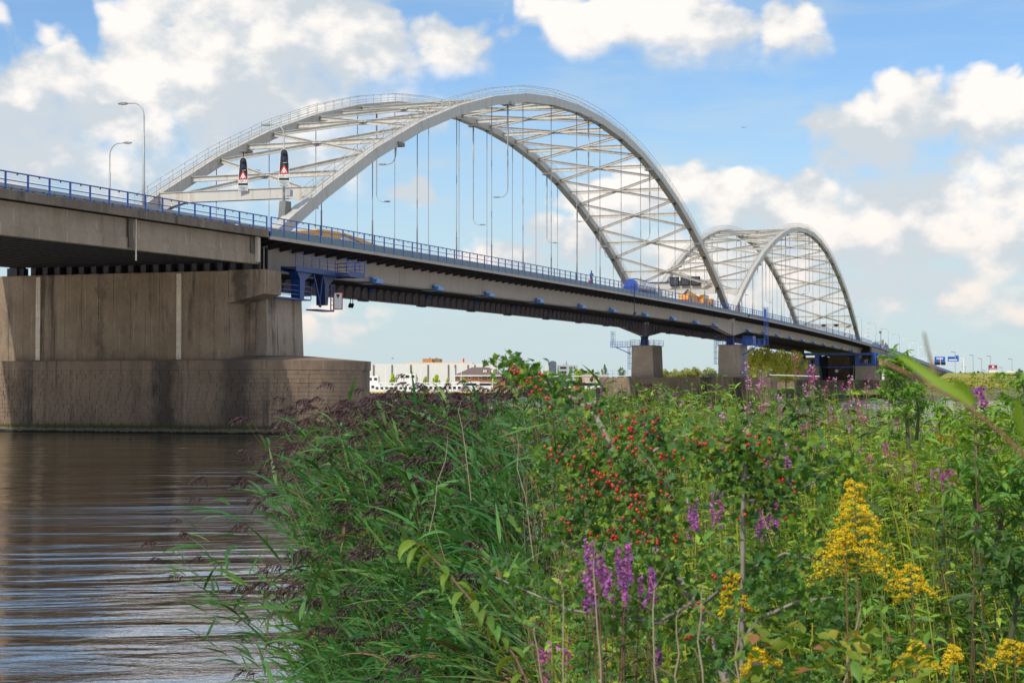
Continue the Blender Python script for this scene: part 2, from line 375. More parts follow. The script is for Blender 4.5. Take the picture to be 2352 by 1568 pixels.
POST = {}
def railing(parent, x0, x1, y, step=2.4, panel=True, side=-1, wires=True):
    r = bpy.data.objects.new('railing', None); col.objects.link(r); r.parent = parent
    off = wpos(parent)
    if 'post' not in POST:
        mb = MB().box(-.06, .06, -.045, .045, -.42, 1.2); POST['post'] = mb.build('post', M_blue); first = POST['post']; first.parent = r
    else: first = None
    for i, x in enumerate(xr(x0, x1, step)):
        if first is not None and i == 0: p = first
        else: p = copyo(POST['post'], r)
        p.parent = r; p.location = (x - off.x, y - off.y, dk(x) - off.z)
    xs = xr(x0, x1, 6)
    for z, h in ((1.2, .09), (.66, .06), (.16, .06)):
        mb = MB(); strip(mb, xs, lambda x: [(y-.03, dk(x)+z-h), (y+.03, dk(x)+z-h), (y+.03, dk(x)+z), (y-.03, dk(x)+z)]); mb.build('rail', M_blue, r)
    if wires:
        mb = MB()
        for z in (.34, .50, .84, .98):
            strip(mb, xs, lambda x: [(y-.006, dk(x)+z-.012), (y+.006, dk(x)+z-.012), (y+.006, dk(x)+z), (y-.006, dk(x)+z)])
        mb.build('wires', M_blue, r, kind='stuff')
        mb = MB()
        for i, x in enumerate(xr(x0, min(x1, x0 + 80), 1.2)):
            if i % 2: mb.box(x-.07, x+.07, y-.06, y-.02, dk(x)+1.02, dk(x)+1.12); mb.box(x+.4, x+.54, y-.06, y-.02, dk(x)+.1, dk(x)+.2)
        mb.build('clamps', M_navy, r, kind='stuff')
    if panel:
        mb = MB(); strip(mb, xs, lambda x: [(y-.02, dk(x)-.45), (y+.02, dk(x)-.45), (y+.02, dk(x)+.05), (y-.02, dk(x)+.05)]); mb.build('edge_panel', M_bluegrey, parent)
    return r
def guard(parent, x0, x1, y):                # crash barrier between footway and carriageway
    g_ = bpy.data.objects.new('crash_barrier', None); col.objects.link(g_); g_.parent = parent; off = wpos(parent)
    xs = xr(x0, x1, 6)
    mb = MB(); strip(mb, xs, lambda x: [(y-.04, dk(x)+.55), (y+.04, dk(x)+.55), (y+.04, dk(x)+.80), (y-.04, dk(x)+.80)]); mb.build('rail', M_lamp, g_)
    mb = MB()
    for x in xr(x0, x1, 2.4): mb.box(x-.04, x+.04, y-.04, y+.04, dk(x), dk(x)+.62)
    mb.build('posts', M_navy, g_, kind='stuff')

def rib_section(t, Y, w=1.15, h=1.13):
    return None
def span(X0, idx, shift, tilt, label, haunch0, haunch1):
    """one tied arch span: nodes -1..16 of 12 m, foot to foot"""
    root = empty('arch_bridge_span', (X0 - 12, WD / 2, dk(X0 - 12)), label, 'arch bridge')
    bot = lambda i: ZN[i if i < 8 else 15 - i] + tilt * (i - 7.5) + shift
    nodes = [(X0 - 13.6, bot(0) - 6.9 + .57), (X0 - 12, bot(0) - 6.0 + .57)] + [(X0 + 12*i, bot(i) + .57) for i in range(16)] + [(X0 + 192, bot(15) - 6.0 + .57), (X0 + 193.6, bot(15) - 6.9 + .57)]
    off = wpos(root); hb = 1.13 / 2
    # normals in the arch plane
    nn = []
    for i, (x, z) in enumerate(nodes):
        a = nodes[max(i-1, 0)]; c = nodes[min(i+1, len(nodes)-1)]
        t = Vector((c[0]-a[0], c[1]-a[1])).normalized(); nn.append(Vector((-t.y, t.x)))
    def ribpt(x):                               # centre of the rib at any x
        for (xa, za), (xb, zb) in zip(nodes, nodes[1:]):
            if xa <= x <= xb: return za + (zb - za) * (x - xa) / (xb - xa)
    for Y in (0, WD):
        mb = MB(); vs = []; fs = []
        for (x, z), n_ in zip(nodes, nn):
            for sy, sn in ((-1, -1), (1, -1), (1, 1), (-1, 1)):
                k = hb * (1.12 if False else 1); vs.append((x + n_.x * sn * k, Y + sy * .55, z + n_.y * sn * k))
        for i in range(len(nodes) - 1):
            for j in range(4): fs.append((i*4+j, i*4+(j+1) % 4, (i+1)*4+(j+1) % 4, (i+1)*4+j))
        fs.append((3, 2, 1, 0)); e = (len(nodes)-1)*4; fs.append((e, e+1, e+2, e+3)); mb.add(vs, fs)
        ribo = mb.build('arch_rib', M_rib, root)
        # flange lips, splice seams and hanger pockets
        mb = MB()
        for i in range(1, len(nodes) - 1):
            x, z = nodes[i]; n_ = nn[i]
            for sy in (-1, 1): mb.bar((x - n_.x*.57, Y + sy*.565, z - n_.y*.57), (x + n_.x*.57, Y + sy*.565, z + n_.y*.57), .05, .03, up=(0, 1, 0))
        mb.build('splice_plates', M_rib, ribo, kind='stuff')
        mb = MB()
        for i in range(16):
            x = X0 + 12*i; z = bot(i) + (.57 - hb); n_ = nn[i+2]
            k = len(mb.v); c = Vector((x - n_.x*hb*1.01, Y, z + .57 - .57 + hb - n_.y*hb*1.01 - 0)); c.z = nodes[i+2][1] - n_.y * (hb + .01)
            tdir = Vector((n_.y, 0, -n_.x)); mb.bar(c - tdir*.5, c + tdir*.5, .46, .03, up=(n_.x, 0, n_.y))
        mb.build('hanger_pockets', M_black, ribo, kind='stuff')
        # inspection handrail on top of the rib
        mb = MB(); xs = xr(nodes[1][0] + 9, nodes[-2][0] - 9, 2.4)
        tops = []
        for x in xs: tops.append((x, ribpt(x)))
        for sy in (-.5, .5):
            for hgt_, r_ in ((1.05, .025), (.55, .018), (.25, .018)):
                for (xa, za), (xb, zb) in zip(tops, tops[1:]):
                    ta = Vector((xb-xa, zb-za)).normalized(); q = Vector((-ta.y, ta.x)) * (hb) ; mb.bar((xa+q.x, Y+sy, za+q.y+hgt_), (xb+q.x, Y+sy, zb+q.y+hgt_), r_*2)
            for k_, (xa, za) in enumerate(tops):
                b_ = tops[min(k_+1, len(tops)-1)]; a_ = tops[max(k_-1, 0)]; ta = Vector((b_[0]-a_[0], b_[1]-a_[1])).normalized(); q = Vector((-ta.y, ta.x)) * hb
                mb.bar((xa+q.x, Y+sy, za+q.y-.05), (xa+q.x+.1*ta.y*0, Y+sy, za+q.y+1.07), .05)
        mb.build('handrail', M_strut, ribo)
    # hangers
    for Y in (0, WD):
        for i in range(16):
            x = X0 + 12*i; z0 = dk(x) - .2; z1 = bot(i) + .1
            mb = MB().tube([(x, Y, z0), (x, Y, z0+3.6), (x, Y, z0+3.7), (x, Y, z1)], [.085, .085, .052, .052], 6); mb.build('hanger', M_hang, root, smooth=True)
    # wind bracing: a strut in every bay and four diagonals meeting at its middle
    for i in range(15):
        za, zb = nodes[i+2][1], nodes[i+3][1]; xa = X0 + 12*i; xm = xa + 6; zm = (za+zb)/2; ya, yb = .56, WD-.56; ym = WD/2
        MB().ibeam((xm, ya, zm), (xm, yb, zm), .35, .55, .05).build('cross_strut', M_strut, root)
        for (x_, z_) in ((xa, za), (xa+12, zb)):
            for y_ in (ya, yb):
                d = Vector((xm - x_, ym - y_, zm - z_)); s_ = Vector((x_, y_, z_ - 0.0)); e_ = s_ + d * .975
                MB().ibeam(s_, e_, .30, .42, .05).build('brace', M_strut, root)
        MB().box(xm-.55, xm+.55, ym-.5, ym+.5, zm-.04, zm+.04).build('gusset_plate', M_strut, root)
    # portal beams with curved haunches
    for xi in (X0, X0 + 180):
        zt = nodes[2][1] + .55 if xi == X0 else nodes[17][1] + .55
        pts = []; 
        for k in range(13):
            y = .5 + (WD-1)*k/12; e = min(k, 12-k)/12*(WD-1); dep = 1.0 + 1.1*max(0, 1 - e/3.4)**2
            pts.append((y, dep))
        poly = [(y, zt) for y, d in pts] + [(y, zt - d) for y, d in reversed(pts)]
        mb = MB().prism(poly, 'x', xi - .4, xi + .4); mb.box(xi-.5, xi+.5, .55, WD-.55, zt, zt+.06)
        mb.build('portal_beam', M_strut, root)
    # main girders
    xa, xb = X0 - 13.4, X0 + 190.6
    if idx == 1: xa = X0 - 11.9
    xd = xa if idx else -18.3
    xs = xr(xa, xb, 6)
    for h in (haunch0, haunch1):
        if h: xs += [h - 18, h, h + 14]
    xs = sorted(set(round(x, 3) for x in xs if xa <= x <= xb))
    def gbot(x):
        z = rail(x) - 4.15
        for h in (haunch0, haunch1):
            if h: 
                if x <= h: z -= 1.35 * max(0, 1 - (h - x) / 18)
                else: z -= 1.35 * max(0, 1 - (x - h) / 14)
        return z
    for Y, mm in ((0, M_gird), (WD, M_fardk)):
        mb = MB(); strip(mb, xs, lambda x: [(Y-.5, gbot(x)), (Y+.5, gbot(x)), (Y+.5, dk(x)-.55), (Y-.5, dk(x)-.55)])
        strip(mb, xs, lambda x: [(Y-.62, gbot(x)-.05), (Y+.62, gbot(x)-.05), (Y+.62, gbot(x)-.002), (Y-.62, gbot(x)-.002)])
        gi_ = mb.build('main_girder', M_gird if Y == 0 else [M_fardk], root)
        mb = MB()
        s_ = 1 if Y == 0 else -1
        for x in xr(X0 - 9.6, X0 + 187.2, 2.4):
            mb.prism([(Y + s_*.5, dk(x)-.9), (Y + s_*1.5, dk(x)-1.0), (Y + s_*.5, dk(x)-2.3)], 'x', x-.03, x+.03)
            mb.box(x-.02, x+.02, *sorted((Y+s_*.5, Y+s_*.66)), gbot(x), dk(x)-.9)
        mb.build('inner_stiffeners', M_fardk, gi_, kind='stuff')
        if Y == 0:
            mb = MB()
            for x in xr(X0 - 6, X0 + 186, 12): mb.box(x-.05, x+.05, -.515, -.5, gbot(x), dk(x)-.6); mb.box(x+1.2, x+1.25, -.512, -.5, gbot(x), dk(x)-1.4); mb.box(x+2.9, x+2.95, -.512, -.5, gbot(x), dk(x)-1.4)
            mb.build('web_seams', M_gird, gi_, kind='stuff')
    # deck
    mb = MB(); strip(mb, xr(xd, xb, 6), lambda x: [(-3.9, dk(x)-.22), (WD+3.9, dk(x)-.22), (WD+3.9, dk(x)), (-3.9, dk(x))]); mb.build('deck', [M_road], root)
    for Y in (-4.0, WD + 4.0):
        mb = MB(); strip(mb, xr(xd, xb, 6), lambda x: [(Y-.09, dk(x)-.74), (Y+.09, dk(x)-.74), (Y+.09, dk(x)-.46), (Y-.09, dk(x)-.46)]); mb.build('edge_beam', M_gird, root)
    # cantilever brackets and cross girders
    first = {}
    for x in xr(X0 - 16.8 if idx == 0 else X0 - 9.6, X0 + 187.2, 2.4):
        for key, s_, y0, y1 in (('a', 1, -3.88, -.52), ('b', -1, WD + .52, WD + 3.88)):
            if key not in first:
                mb = MB(); pl = [(y0, -.24), (y1, -.24), (y1, -1.15 if key == 'a' else -.55), (y0, -.55 if key == 'a' else -1.15)]
                mb.prism(pl, 'x', -.05, .05); e0 = pl[3]; e1 = pl[2]
                mb.bar((0, e0[0], e0[1]-.02), (0, e1[0], e1[1]-.02), .24, .04)
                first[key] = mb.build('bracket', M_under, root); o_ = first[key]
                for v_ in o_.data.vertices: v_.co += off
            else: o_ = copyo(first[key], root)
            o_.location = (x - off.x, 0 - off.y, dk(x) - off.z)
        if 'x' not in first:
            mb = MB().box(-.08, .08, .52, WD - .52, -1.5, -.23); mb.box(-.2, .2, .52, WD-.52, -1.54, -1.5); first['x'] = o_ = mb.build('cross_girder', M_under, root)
            for v_ in o_.data.vertices: v_.co += off
        else: o_ = copyo(first['x'], root)
        o_.location = (x - off.x, -off.y, dk(x) - off.z)
    # blue inspection cradles clamped under the bottom flanges
    for q in ((-.12, .9, 2.31, 3.71, 5.33, 6.95, 8.32, 9.96, 11.55, 13.04, 14.4) if idx == 0 else (.2, 1.7, 3.1, 4.6, 6.1, 7.6, 9.1, 10.6, 12.1, 13.6)):
        x = X0 + 12*q
        mb = MB(); z = gbot(x)
        mb.mi = 0; mb.box(x-1.0, x+.95, -1.35, -.6, z-.14, z-.02); mb.box(x-.35, x+1.15, -1.2, -.62, z+.02, z+.28); mb.box(x-.7, x+.8, -.9, -.64, z+.3, z+.46)
        mb.mi = 1; mb.box(x-1.9, x+.6, -1.5, .3, z-.24, z-.17)
        for k in range(5): mb.box(x-1.6+k*.45, x-1.5+k*.45, -1.5, -1.4, z-.4, z-.24)
        mb.build('inspection_cradle', [M_blueL, M_navy], root)
        x2 = x + 4
        mb = MB().box(x2-1.1, x2+1.1, WD-.9, WD-.3, gbot(x2)-.3, gbot(x2)-.08); mb.build('inspection_cradle', M_navy, root)
        mb = MB().box(x2+1.5, x2+3.0, WD-.78, WD-.70, gbot(x2)+.9, gbot(x2)+2.1); mb.build('blue_hatch', M_blue, root)
    railing(root, xd + .3, xb - .6, -4.0); railing(root, xd + .3, xb - .6, WD + 4.0, step=4.8, wires=False)
    guard(root, xd + .3, xb - .5, -1.0); guard(root, xd + .3, xb - .5, WD + 1.0)
    return root, bot, ribpt
S1, bot1, rib1 = span(0, 0, 0, .065, 'near white steel arch span with blue railings, the larger in view', None, 192)
S2, bot2, rib2 = span(204, 1, -.06, -.106, 'far white steel arch span seen beyond the near one', 192, None)

# ------------------------------------------------------------------ approach viaduct on the left
V = empty('approach_viaduct', (-18.4, WD/2, 14.2), 'brown concrete beam viaduct leading onto the arches at the left edge', 'viaduct')
xs = xr(-95, -18.6, 6)
for Y in (-3.5,) + tuple(-2.1 + 1.25 * k for k in range(19)):
    for (a, b_) in ((-95, -56.9), (-56.7, -38.8), (-38.65, -19.3)):
        if Y == -3.5:
            mb = MB(); strip(mb, xr(a, b_, 5), lambda x: [(-3.5, rail(x)-4.1), (-2.9, rail(x)-4.1), (-2.9, rail(x)-1.85), (-3.38, rail(x)-1.85), (-3.38, rail(x)-3.15), (-3.5, rail(x)-3.35)])
            mb.build('fascia_beam', M_conc, V)
        else:
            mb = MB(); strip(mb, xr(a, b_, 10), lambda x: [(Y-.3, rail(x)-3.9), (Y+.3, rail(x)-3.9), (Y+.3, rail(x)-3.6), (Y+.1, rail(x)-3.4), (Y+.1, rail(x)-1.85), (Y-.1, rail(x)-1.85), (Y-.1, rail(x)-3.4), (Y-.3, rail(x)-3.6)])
            mb.build('beam', M_under, V)  # inner concrete beams near-black, deck shade put into their colour
for Y0, Y1, s_ in ((-4.05, -3.75, 1), (WD+3.75, WD+4.05, -1)):
    for (a, b_) in ((-95, -78), (-78, -58.5), (-58.4, -38.8), (-38.75, -18.45)):
        mb = MB(); strip(mb, xr(a, b_-.03, 5), lambda x: [(Y0, rail(x)-1.80), (Y1, rail(x)-1.80), (Y1, rail(x)-1.18), (Y0, rail(x)-1.18)]); mb.build('edge_slab', M_fasc, V)
mb = MB(); strip(mb, xs, lambda x: [(-3.75, rail(x)-1.75), (WD+3.75, rail(x)-1.75), (WD+3.75, dk(x)), (-3.75, dk(x))]); mb.build('deck', [M_road], V)
mb = MB(); z = rail(-38.7); mb.box(-39.4, -38.9, -3.62, -3.0, z-4.0, z-1.85); mb.build('pilaster', M_fasc, V)
mb = MB(); mb.tube([(-38.55, -3.66, z-1.85), (-38.55, -3.66, z-4.9)], .06, 8); mb.build('drain_pipe', M_pale, V)
z = rail(-19.5); MB().box(-20.6, -19.2, -3.46, -2.9, z-4.0, z-1.85).build('end_block', M_fasc, V); MB().box(-19.9, -19.45, -3.75, -3.47, z-3.95, z-1.85).build('pilaster', M_pale, V)
railing(V, -92.6, -18.7, -3.95, panel=False); guard(V, -92, -19, -1.0); guard(V, -92, -19, -1.6)
railing(V, -92, -19.6, WD+3.9, step=4.8, panel=False, wires=False)

# ------------------------------------------------------------------ piers
def bow(xa, xb, y0, tip, n=10):              # plan outline of a plinth with rounded pointed ends
    xc = (xa+xb)/2; hw = (xb-xa)/2; pts = []
    other = WD - y0; tip2 = WD - tip
    for i in range(n+1):
        t = i/n; pts.append((xc - hw*math.cos(t*math.pi/2), y0 + (tip-y0)*math.sin(t*math.pi/2)**1.15 if False else y0 + (tip-y0)*math.sin(t*math.pi/2)))
    A = pts; B = [(2*xc - x, y) for x, y in reversed(A[:-1])]
    C = [(2*xc - x, WD - y) for x, y in A]; D_ = [(x, WD - y) for x, y in reversed(A[:-1])]
    return A + B + C + D_[:]
def plinth(root, xa, xb, y0, tip, zbrick, ztop, cols, blockl):
    out = bow(xa, xb, y0, tip)
    core = [(x*.995 + (xa+xb)/2*.005, (y - WD/2)*.997 + WD/2) for x, y in out]
    p = MB().prism(core, 'z', -1.5, zbrick).build('plinth_core', M_joint, root)
    c = MB()
    cc = [((x - (xa+xb)/2)*1.004 + (xa+xb)/2, (y - WD/2)*1.002 + WD/2) for x, y in out]
    c.prism(cc, 'z', zbrick+.01, ztop); capo = c.build('coping', M_stone2 if False else M_plin, root)
    # stone courses laid along the upstream face and bow (the sides one can see)
    path = [(xa, WD/2 + 14.0)] + [q for q in out[:11]]
    seg = [(Vector(a), Vector(b_)) for a, b_ in zip(path, path[1:])]
    tot = sum((b_-a).length for a, b_ in seg)
    def at(d):
        for a, b_ in seg:
            l = (b_-a).length
            if d <= l: return a + (b_-a)*(d/l), (b_-a)/l
            d -= l
        return seg[-1][1], (seg[-1][1]-seg[-1][0]).normalized()
    nc = cols; hc = (zbrick - .25) / nc; cnt = 0; rest = MB()
    for r_ in range(nc):
        d = tot
        off = 0 if r_ % 2 else .5
        first = True
        while d > 0:
            big = (tot - d) < 7.0
            l = (2.1 if big else blockl) * random.uniform(.9, 1.1)
            if first: l *= (1 if off else .6); first = False
            d0 = max(0, d - l)
            if big and r_ % 2 == 1 and False: pass
            hh = hc
            p0, t0 = at(d0 + .018); p1, t1 = at(d - .018); pm_, _ = at((d0+d)/2)
            z0 = .25 + r_*hc + .012; z1 = z0 + hh - .024; pr = random.uniform(.01, .028)
            nv = lambda t: Vector((t.y, -t.x)) if (t.y < 0) else Vector((t.y, -t.x))
            mbk = MB() if cnt < 300 and tot - d < 21 else rest
            outv = []
            for (pp, tt) in ((p0, t0), (pm_, _), (p1, t1)):
                nrm = Vector((tt.y, -tt.x)); 
                if nrm.x > 0 and tt.y < 0: nrm = -nrm
                outv.append((pp + nrm*pr, pp - nrm*.12))
            vs = [(q.x, q.y, zz) for zz in (z0, z1) for q in (outv[0][0], outv[1][0], outv[2][0], outv[2][1], outv[0][1])]
            mbk.add(vs, [(0,1,2,3,4), (9,8,7,6,5), (0,5,6,1), (1,6,7,2), (2,7,8,3), (3,8,9,4), (4,9,5,0)])
            if mbk is not rest: mbk.build('stone_block', M_plin, p); cnt += 1
            d = d0
    if rest.v: rest.build('small_stone_blocks', M_plin, p, kind='stuff')
    return p, capo
def column(root, xa, xb, ya, yb, z0, z1, tp=.12, m_=None):
    mb = MB(); mb.add([(xa-tp, ya-tp*2, z0), (xb+tp, ya-tp*2, z0), (xb+tp, yb+tp, z0), (xa-tp, yb+tp, z0), (xa, ya, z1), (xb, ya, z1), (xb, yb, z1), (xa, yb, z1)],
        [(0,3,2,1), (4,5,6,7), (0,1,5,4), (1,2,6,5), (2,3,7,6), (3,0,4,7)])
    return mb.build('column', m_ or M_coln, root)
def bearing(root, x, y, z0, z1):
    MB().prism([(x-1.1, z0), (x+1.1, z0), (x+.25, z1-.25), (x-.25, z1-.25)], 'y', y-.7, y+.7).build('rocker_bearing', M_navy, root)
    MB().box(x-.4, x+.4, y-.8, y+.8, z1-.25, z1).build('bearing_plate', M_under, root)
    MB().prism([(x-.35, z0+.35), (x+.35, z0+.35), (x+.12, z0+1.0), (x-.12, z0+1.0)], 'y', y-.74, y-.705).build('inspection_door', M_red, root)
def blue_platform(root, x, y0, y1, z, xw=1.2, post=1.1):
    mb = MB(); mb.box(x-xw/2, x+xw/2, y0, y1, z-.12, z)
    for yy in xr(y0, y1, 1.1):
        for xx in (x-xw/2, x+xw/2): mb.box(xx-.03, xx+.03, yy-.03, yy+.03, z, z+post)
    for zz in (.35, .7, post):
        for xx in (x-xw/2, x+xw/2): mb.box(xx-.025, xx+.025, y0, y1, z+zz-.04, z+zz)
        for yy in (y0, y1): mb.box(x-xw/2, x+xw/2, yy-.025, yy+.025, z+zz-.04, z+zz)
    return mb.build('access_platform', M_blue, root)
def caged_ladder(root, x, y, z0, z1, m_=None):
    mb = MB()
    for yy in (y-.25, y+.25, y-.6, y+.0): mb.box(x-.03, x+.03, yy-.03, yy+.03, z0, z1)
    z = z0
    while z < z1: mb.box(x-.02, x+.02, y-.25, y+.25, z, z+.04); z += .35
    z = z0
    while z < z1: mb.box(x-.35, x+.02, y-.62, y-.57, z, z+.06); mb.box(x-.35, x-.3, y-.62, y+.25, z, z+.06); z += 1.2
    return mb.build('caged_ladder', m_ or M_blue, root)
# pier one, in the water at the left
P1 = empty('bridge_pier', (-13, WD/2, 0), 'massive brown concrete pier on a stone plinth in the water at the left', 'bridge pier')
plinth(P1, -22, -4, -1.0, -10.2, 5.35, 6.15, 14, .95)
# sloping top of the bow
out = bow(-22, -4, -1.0, -10.2); mid = (-13, -5.5)
tip = [q for q in out[:21] if q[1] <= -.99]; k = len(tip)
ins = [(mid[0] + (x-mid[0])*.45, -1 + (y+1)*.4) for x, y in tip]
mb = MB().add([(x, y, 6.15) for x, y in tip] + [(x, y, 6.62) for x, y in ins], [(i, i+1, k+i+1, k+i) for i in range(k-1)] + [tuple(range(2*k-1, k-1, -1))]); mb.build('sloped_coping', M_plin, P1)
# wall of vertical board-marked panels
wall = MB().box(-19.9, -17, -1.0, WD+12, 6.15, 13.75).build('pier_wall', M_wall, P1)
y = -1.0; strips = [12.35, 4.55][::-1]
ys = [-1.0]
edges = []
yy = -1.02
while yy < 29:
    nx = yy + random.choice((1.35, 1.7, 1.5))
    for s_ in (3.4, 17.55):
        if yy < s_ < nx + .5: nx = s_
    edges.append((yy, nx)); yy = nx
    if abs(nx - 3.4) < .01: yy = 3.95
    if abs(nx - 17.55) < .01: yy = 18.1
for a, b_ in edges:
    MB().box(-20.0 - random.uniform(0, .012), -19.9, a+.012, b_-.012, 6.2, 13.7 + (-.0)).build('panel', M_wall, wall)
for a in (3.45, 17.6):  # pale raised boxes stacked into upright strips on the wall
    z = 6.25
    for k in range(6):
        z1 = min(z + (1.2 if k else 1.0) + .1, 13.6); MB().box(-20.12, -19.9, a, a+.45, z, z1-.02).build('pale_wall_strip', M_pale, wall); z = z1
mb = MB().add([(-20, -1.05, 11.0), (-20, -4.45, 11.75), (-20, -4.45, 13.8), (-20, -1.05, 13.8), (-17, -1.05, 11.0), (-17, -4.45, 11.75), (-17, -4.45, 13.8), (-17, -1.05, 13.8)],
    [(0,1,2,3), (7,6,5,4), (0,4,5,1), (1,5,6,2), (2,6,7,3), (3,7,4,0)]); mb.build('cantilever_head', M_wall, P1)
MB().box(-16.95, -15.95, -1.5, WD+1, 6.2, 12.6).build('middle_wall', M_under if False else M_wall, P1)
column(P1, -15.8, -9.0, -2.4, 1.7, 6.2, 11.75, tp=.1, m_=M_stone2); column(P1, -15.8, -9.0, WD-1.7, WD+2.4, 6.2, 11.75, tp=.1, m_=M_wall)
bearing(P1, -11.8, 0, 11.7, 13.2); bearing(P1, -11.8, WD, 11.7, 13.2)
for yy in xr(-2.5, WD+3, 1.25): MB().box(-19.6, -18.9, yy-.25, yy+.25, 13.76, rail(-20)-3.92).build('bearing_pad', M_under, P1)  # pads coloured near-black to stand for the shade below the beams
MB().box(-18.6, -18.3, -3.2, 19.6, 13.76, 16.6).build('gap_shade_wall', M_under, V)  # dark sheet added behind the pads so the gap looks shaded
for yy in (20.6, 23.5): MB().box(-19.9, -18.6, yy-.4, yy+.4, 13.76, 14.6).build('bearing_pad', M_under, P1)
# end plate of the girder beside the block
mb = MB(); 
for (yy, z0, z1) in ((-1.2, 13.5, 16.2), (-.75, 13.5, 16.2), (.2, 13.6, 15.2)): mb.box(-13.62, -13.45, yy-.13, yy+.13, z0, z1)
mb.build('girder_end_slots', M_under, S1)
# blue access gear at the girder end
blue_platform(P1, -12.3, -3.3, -2.3, 11.78, 6.8, 1.15)
pf = empty('service_gantry', (-6, -3.5, 14.4), 'blue steel service gantry with railings hung under the left end of the bridge', 'gantry')
mb = MB(); mb.box(-12.6, -1.0, -3.6, -2.2, 14.42, 14.52); mb.box(-12.6, -1.0, -3.66, -3.6, 14.15, 14.62); mb.box(-12.6, -1.0, -2.2, -2.14, 14.15, 14.62); mb.box(-1.1, -1.0, -5.0, -2.2, 14.15, 14.62)
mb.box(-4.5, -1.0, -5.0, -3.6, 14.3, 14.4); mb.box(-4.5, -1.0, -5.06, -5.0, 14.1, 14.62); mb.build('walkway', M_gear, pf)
mb = MB()
for x in xr(-12.6, -4.5, 1.6): mb.box(x-.03, x+.03, -3.64, -3.58, 14.6, 15.65)
for x in xr(-4.5, -1.0, 1.16): mb.box(x-.03, x+.03, -5.05, -4.99, 14.6, 15.65)
for yy in xr(-5.0, -2.2, .9): mb.box(-1.05, -.99, yy-.03, yy+.03, 14.6, 15.65)
for zz in (14.95, 15.3, 15.65): mb.box(-12.6, -4.5, -3.64, -3.6, zz-.05, zz); mb.box(-4.5, -1.0, -5.05, -5.0, zz-.05, zz); mb.box(-1.05, -1.0, -5.0, -2.2, zz-.05, zz); mb.box(-4.5, -4.44, -5.0, -3.6, zz-.05, zz)
mb.build('railing', M_blue, pf)
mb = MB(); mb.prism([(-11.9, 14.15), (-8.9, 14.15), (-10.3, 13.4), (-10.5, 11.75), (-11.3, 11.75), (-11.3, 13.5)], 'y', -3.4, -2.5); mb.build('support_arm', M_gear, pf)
mb = MB(); mb.prism([(-6.7, 14.15), (-3.8, 14.15), (-5.3, 13.3), (-5.6, 11.4), (-6.2, 11.4), (-6.2, 13.3)], 'y', -3.4, -2.5); mb.build('support_arm', M_navy, pf)
mb = MB(); mb.bar((-8.4, -3.3, 14.1), (-6.9, -3.3, 11.2), .14); mb.bar((-6.6, -3.3, 14.1), (-7.2, -3.3, 11.2), .12)
for xx in (-5.0, -4.4):
    mb.box(xx-.04, xx+.04, -3.45, -3.37, 10.9, 13.4)
for z in xr(11.0, 13.3, .45): mb.box(-5.0, -4.4, -3.43, -3.39, z-.03, z+.03)
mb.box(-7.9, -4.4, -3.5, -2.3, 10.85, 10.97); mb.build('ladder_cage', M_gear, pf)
sg = empty('height_sign', (-8.6, -4.0, 11.0), 'red framed white navigation sign with a black triangle beside the left pier', 'sign')
c = L(137.6, 0, 0)
def board(mbw, cx, cy, z0, z1, hw, th=.06, face=AZ + 180 - 6):      # upright board that faces back down the river bank
    a = R(face); n_ = Vector((math.cos(a), math.sin(a), 0)); t_ = Vector((-n_.y, n_.x, 0)); c_ = Vector((cx, cy, 0))
    vs = [c_ + t_*sx*hw + n_*sn*th/2 + Vector((0, 0, zz)) for zz in (z0, z1) for sx, sn in ((-1, -1), (1, -1), (1, 1), (-1, 1))]
    mbw.add(vs, [(0,3,2,1), (4,5,6,7), (0,1,5,4), (1,2,6,5), (2,3,7,6), (3,0,4,7)]); return n_, t_, c_
bx, by = -5.4, -4.35
bb = MB(); n_, t_, c_ = board(bb, bx, by, 11.0, 12.6, .42); bb.build('sign_frame', M_red, sg)
bb = MB(); board(bb, bx + n_.x*.035, by + n_.y*.035, 11.08, 12.52, .34); bb.build('sign_face', M_white, sg)
tri = MB(); q = c_ + n_*.075; tri.add([q + t_*-.2 + Vector((0, 0, 12.42)), q + t_*.2 + Vector((0, 0, 12.42)), q + Vector((0, 0, 12.02))] + [q - n_*.02 + t_*-.2 + Vector((0, 0, 12.42)), q - n_*.02 + t_*.2 + Vector((0, 0, 12.42)), q - n_*.02 + Vector((0, 0, 12.02))], [(0, 1, 2), (5, 4, 3), (0, 3, 4, 1), (1, 4, 5, 2), (2, 5, 3, 0)]); tri.build('triangle', M_black, sg)

# pier two, mid river
P2 = empty('bridge_pier', (192, WD/2, 0), 'two column concrete pier on a stone plinth in mid river where the arches meet', 'bridge pier')
plinth(P2, 185, 199, -1.5, -9.6, 4.4, 5.35, 9, 1.3)
column(P2, 188, 196, -2.7, 1.6, 5.3, 11.95); column(P2, 188, 196, 15.5, 19.9, 5.3, 11.95)
bearing(P2, 192, 0, 12.0, 14.0); bearing(P2, 192, WD, 12.0, 14.0)
blue_platform(P2, 192, -4.0, 1.9, 12.02, 8.6); blue_platform(P2, 192, 15.2, 20.2, 12.02, 8.6)
blue_platform(P2, 189, 20.3, 24.6, 11.75, 1.6); caged_ladder(P2, 188.3, 24.2, 12.0, 15.0); caged_ladder(P2, 188, 20.5, 7.0, 11.6)
caged_ladder(P2, 188, 2.3, 8.0, 13.8); caged_ladder(P2, 189, -3.4, 5.4, 11.6); blue_platform(P2, 190, -7.5, -2.9, 12.0, 1.4)
MB().bar((188.5, 20.2, 10.2), (188.5, 23.6, 11.7), .18).build('platform_strut', M_blue, P2); MB().bar((189, -3.0, 9.8), (189, -6.5, 11.9), .2).build('platform_strut', M_blue, P2)
blue_platform(P2, 186.6, 1.9, 4.6, 5.4, 1.2, 1.3)
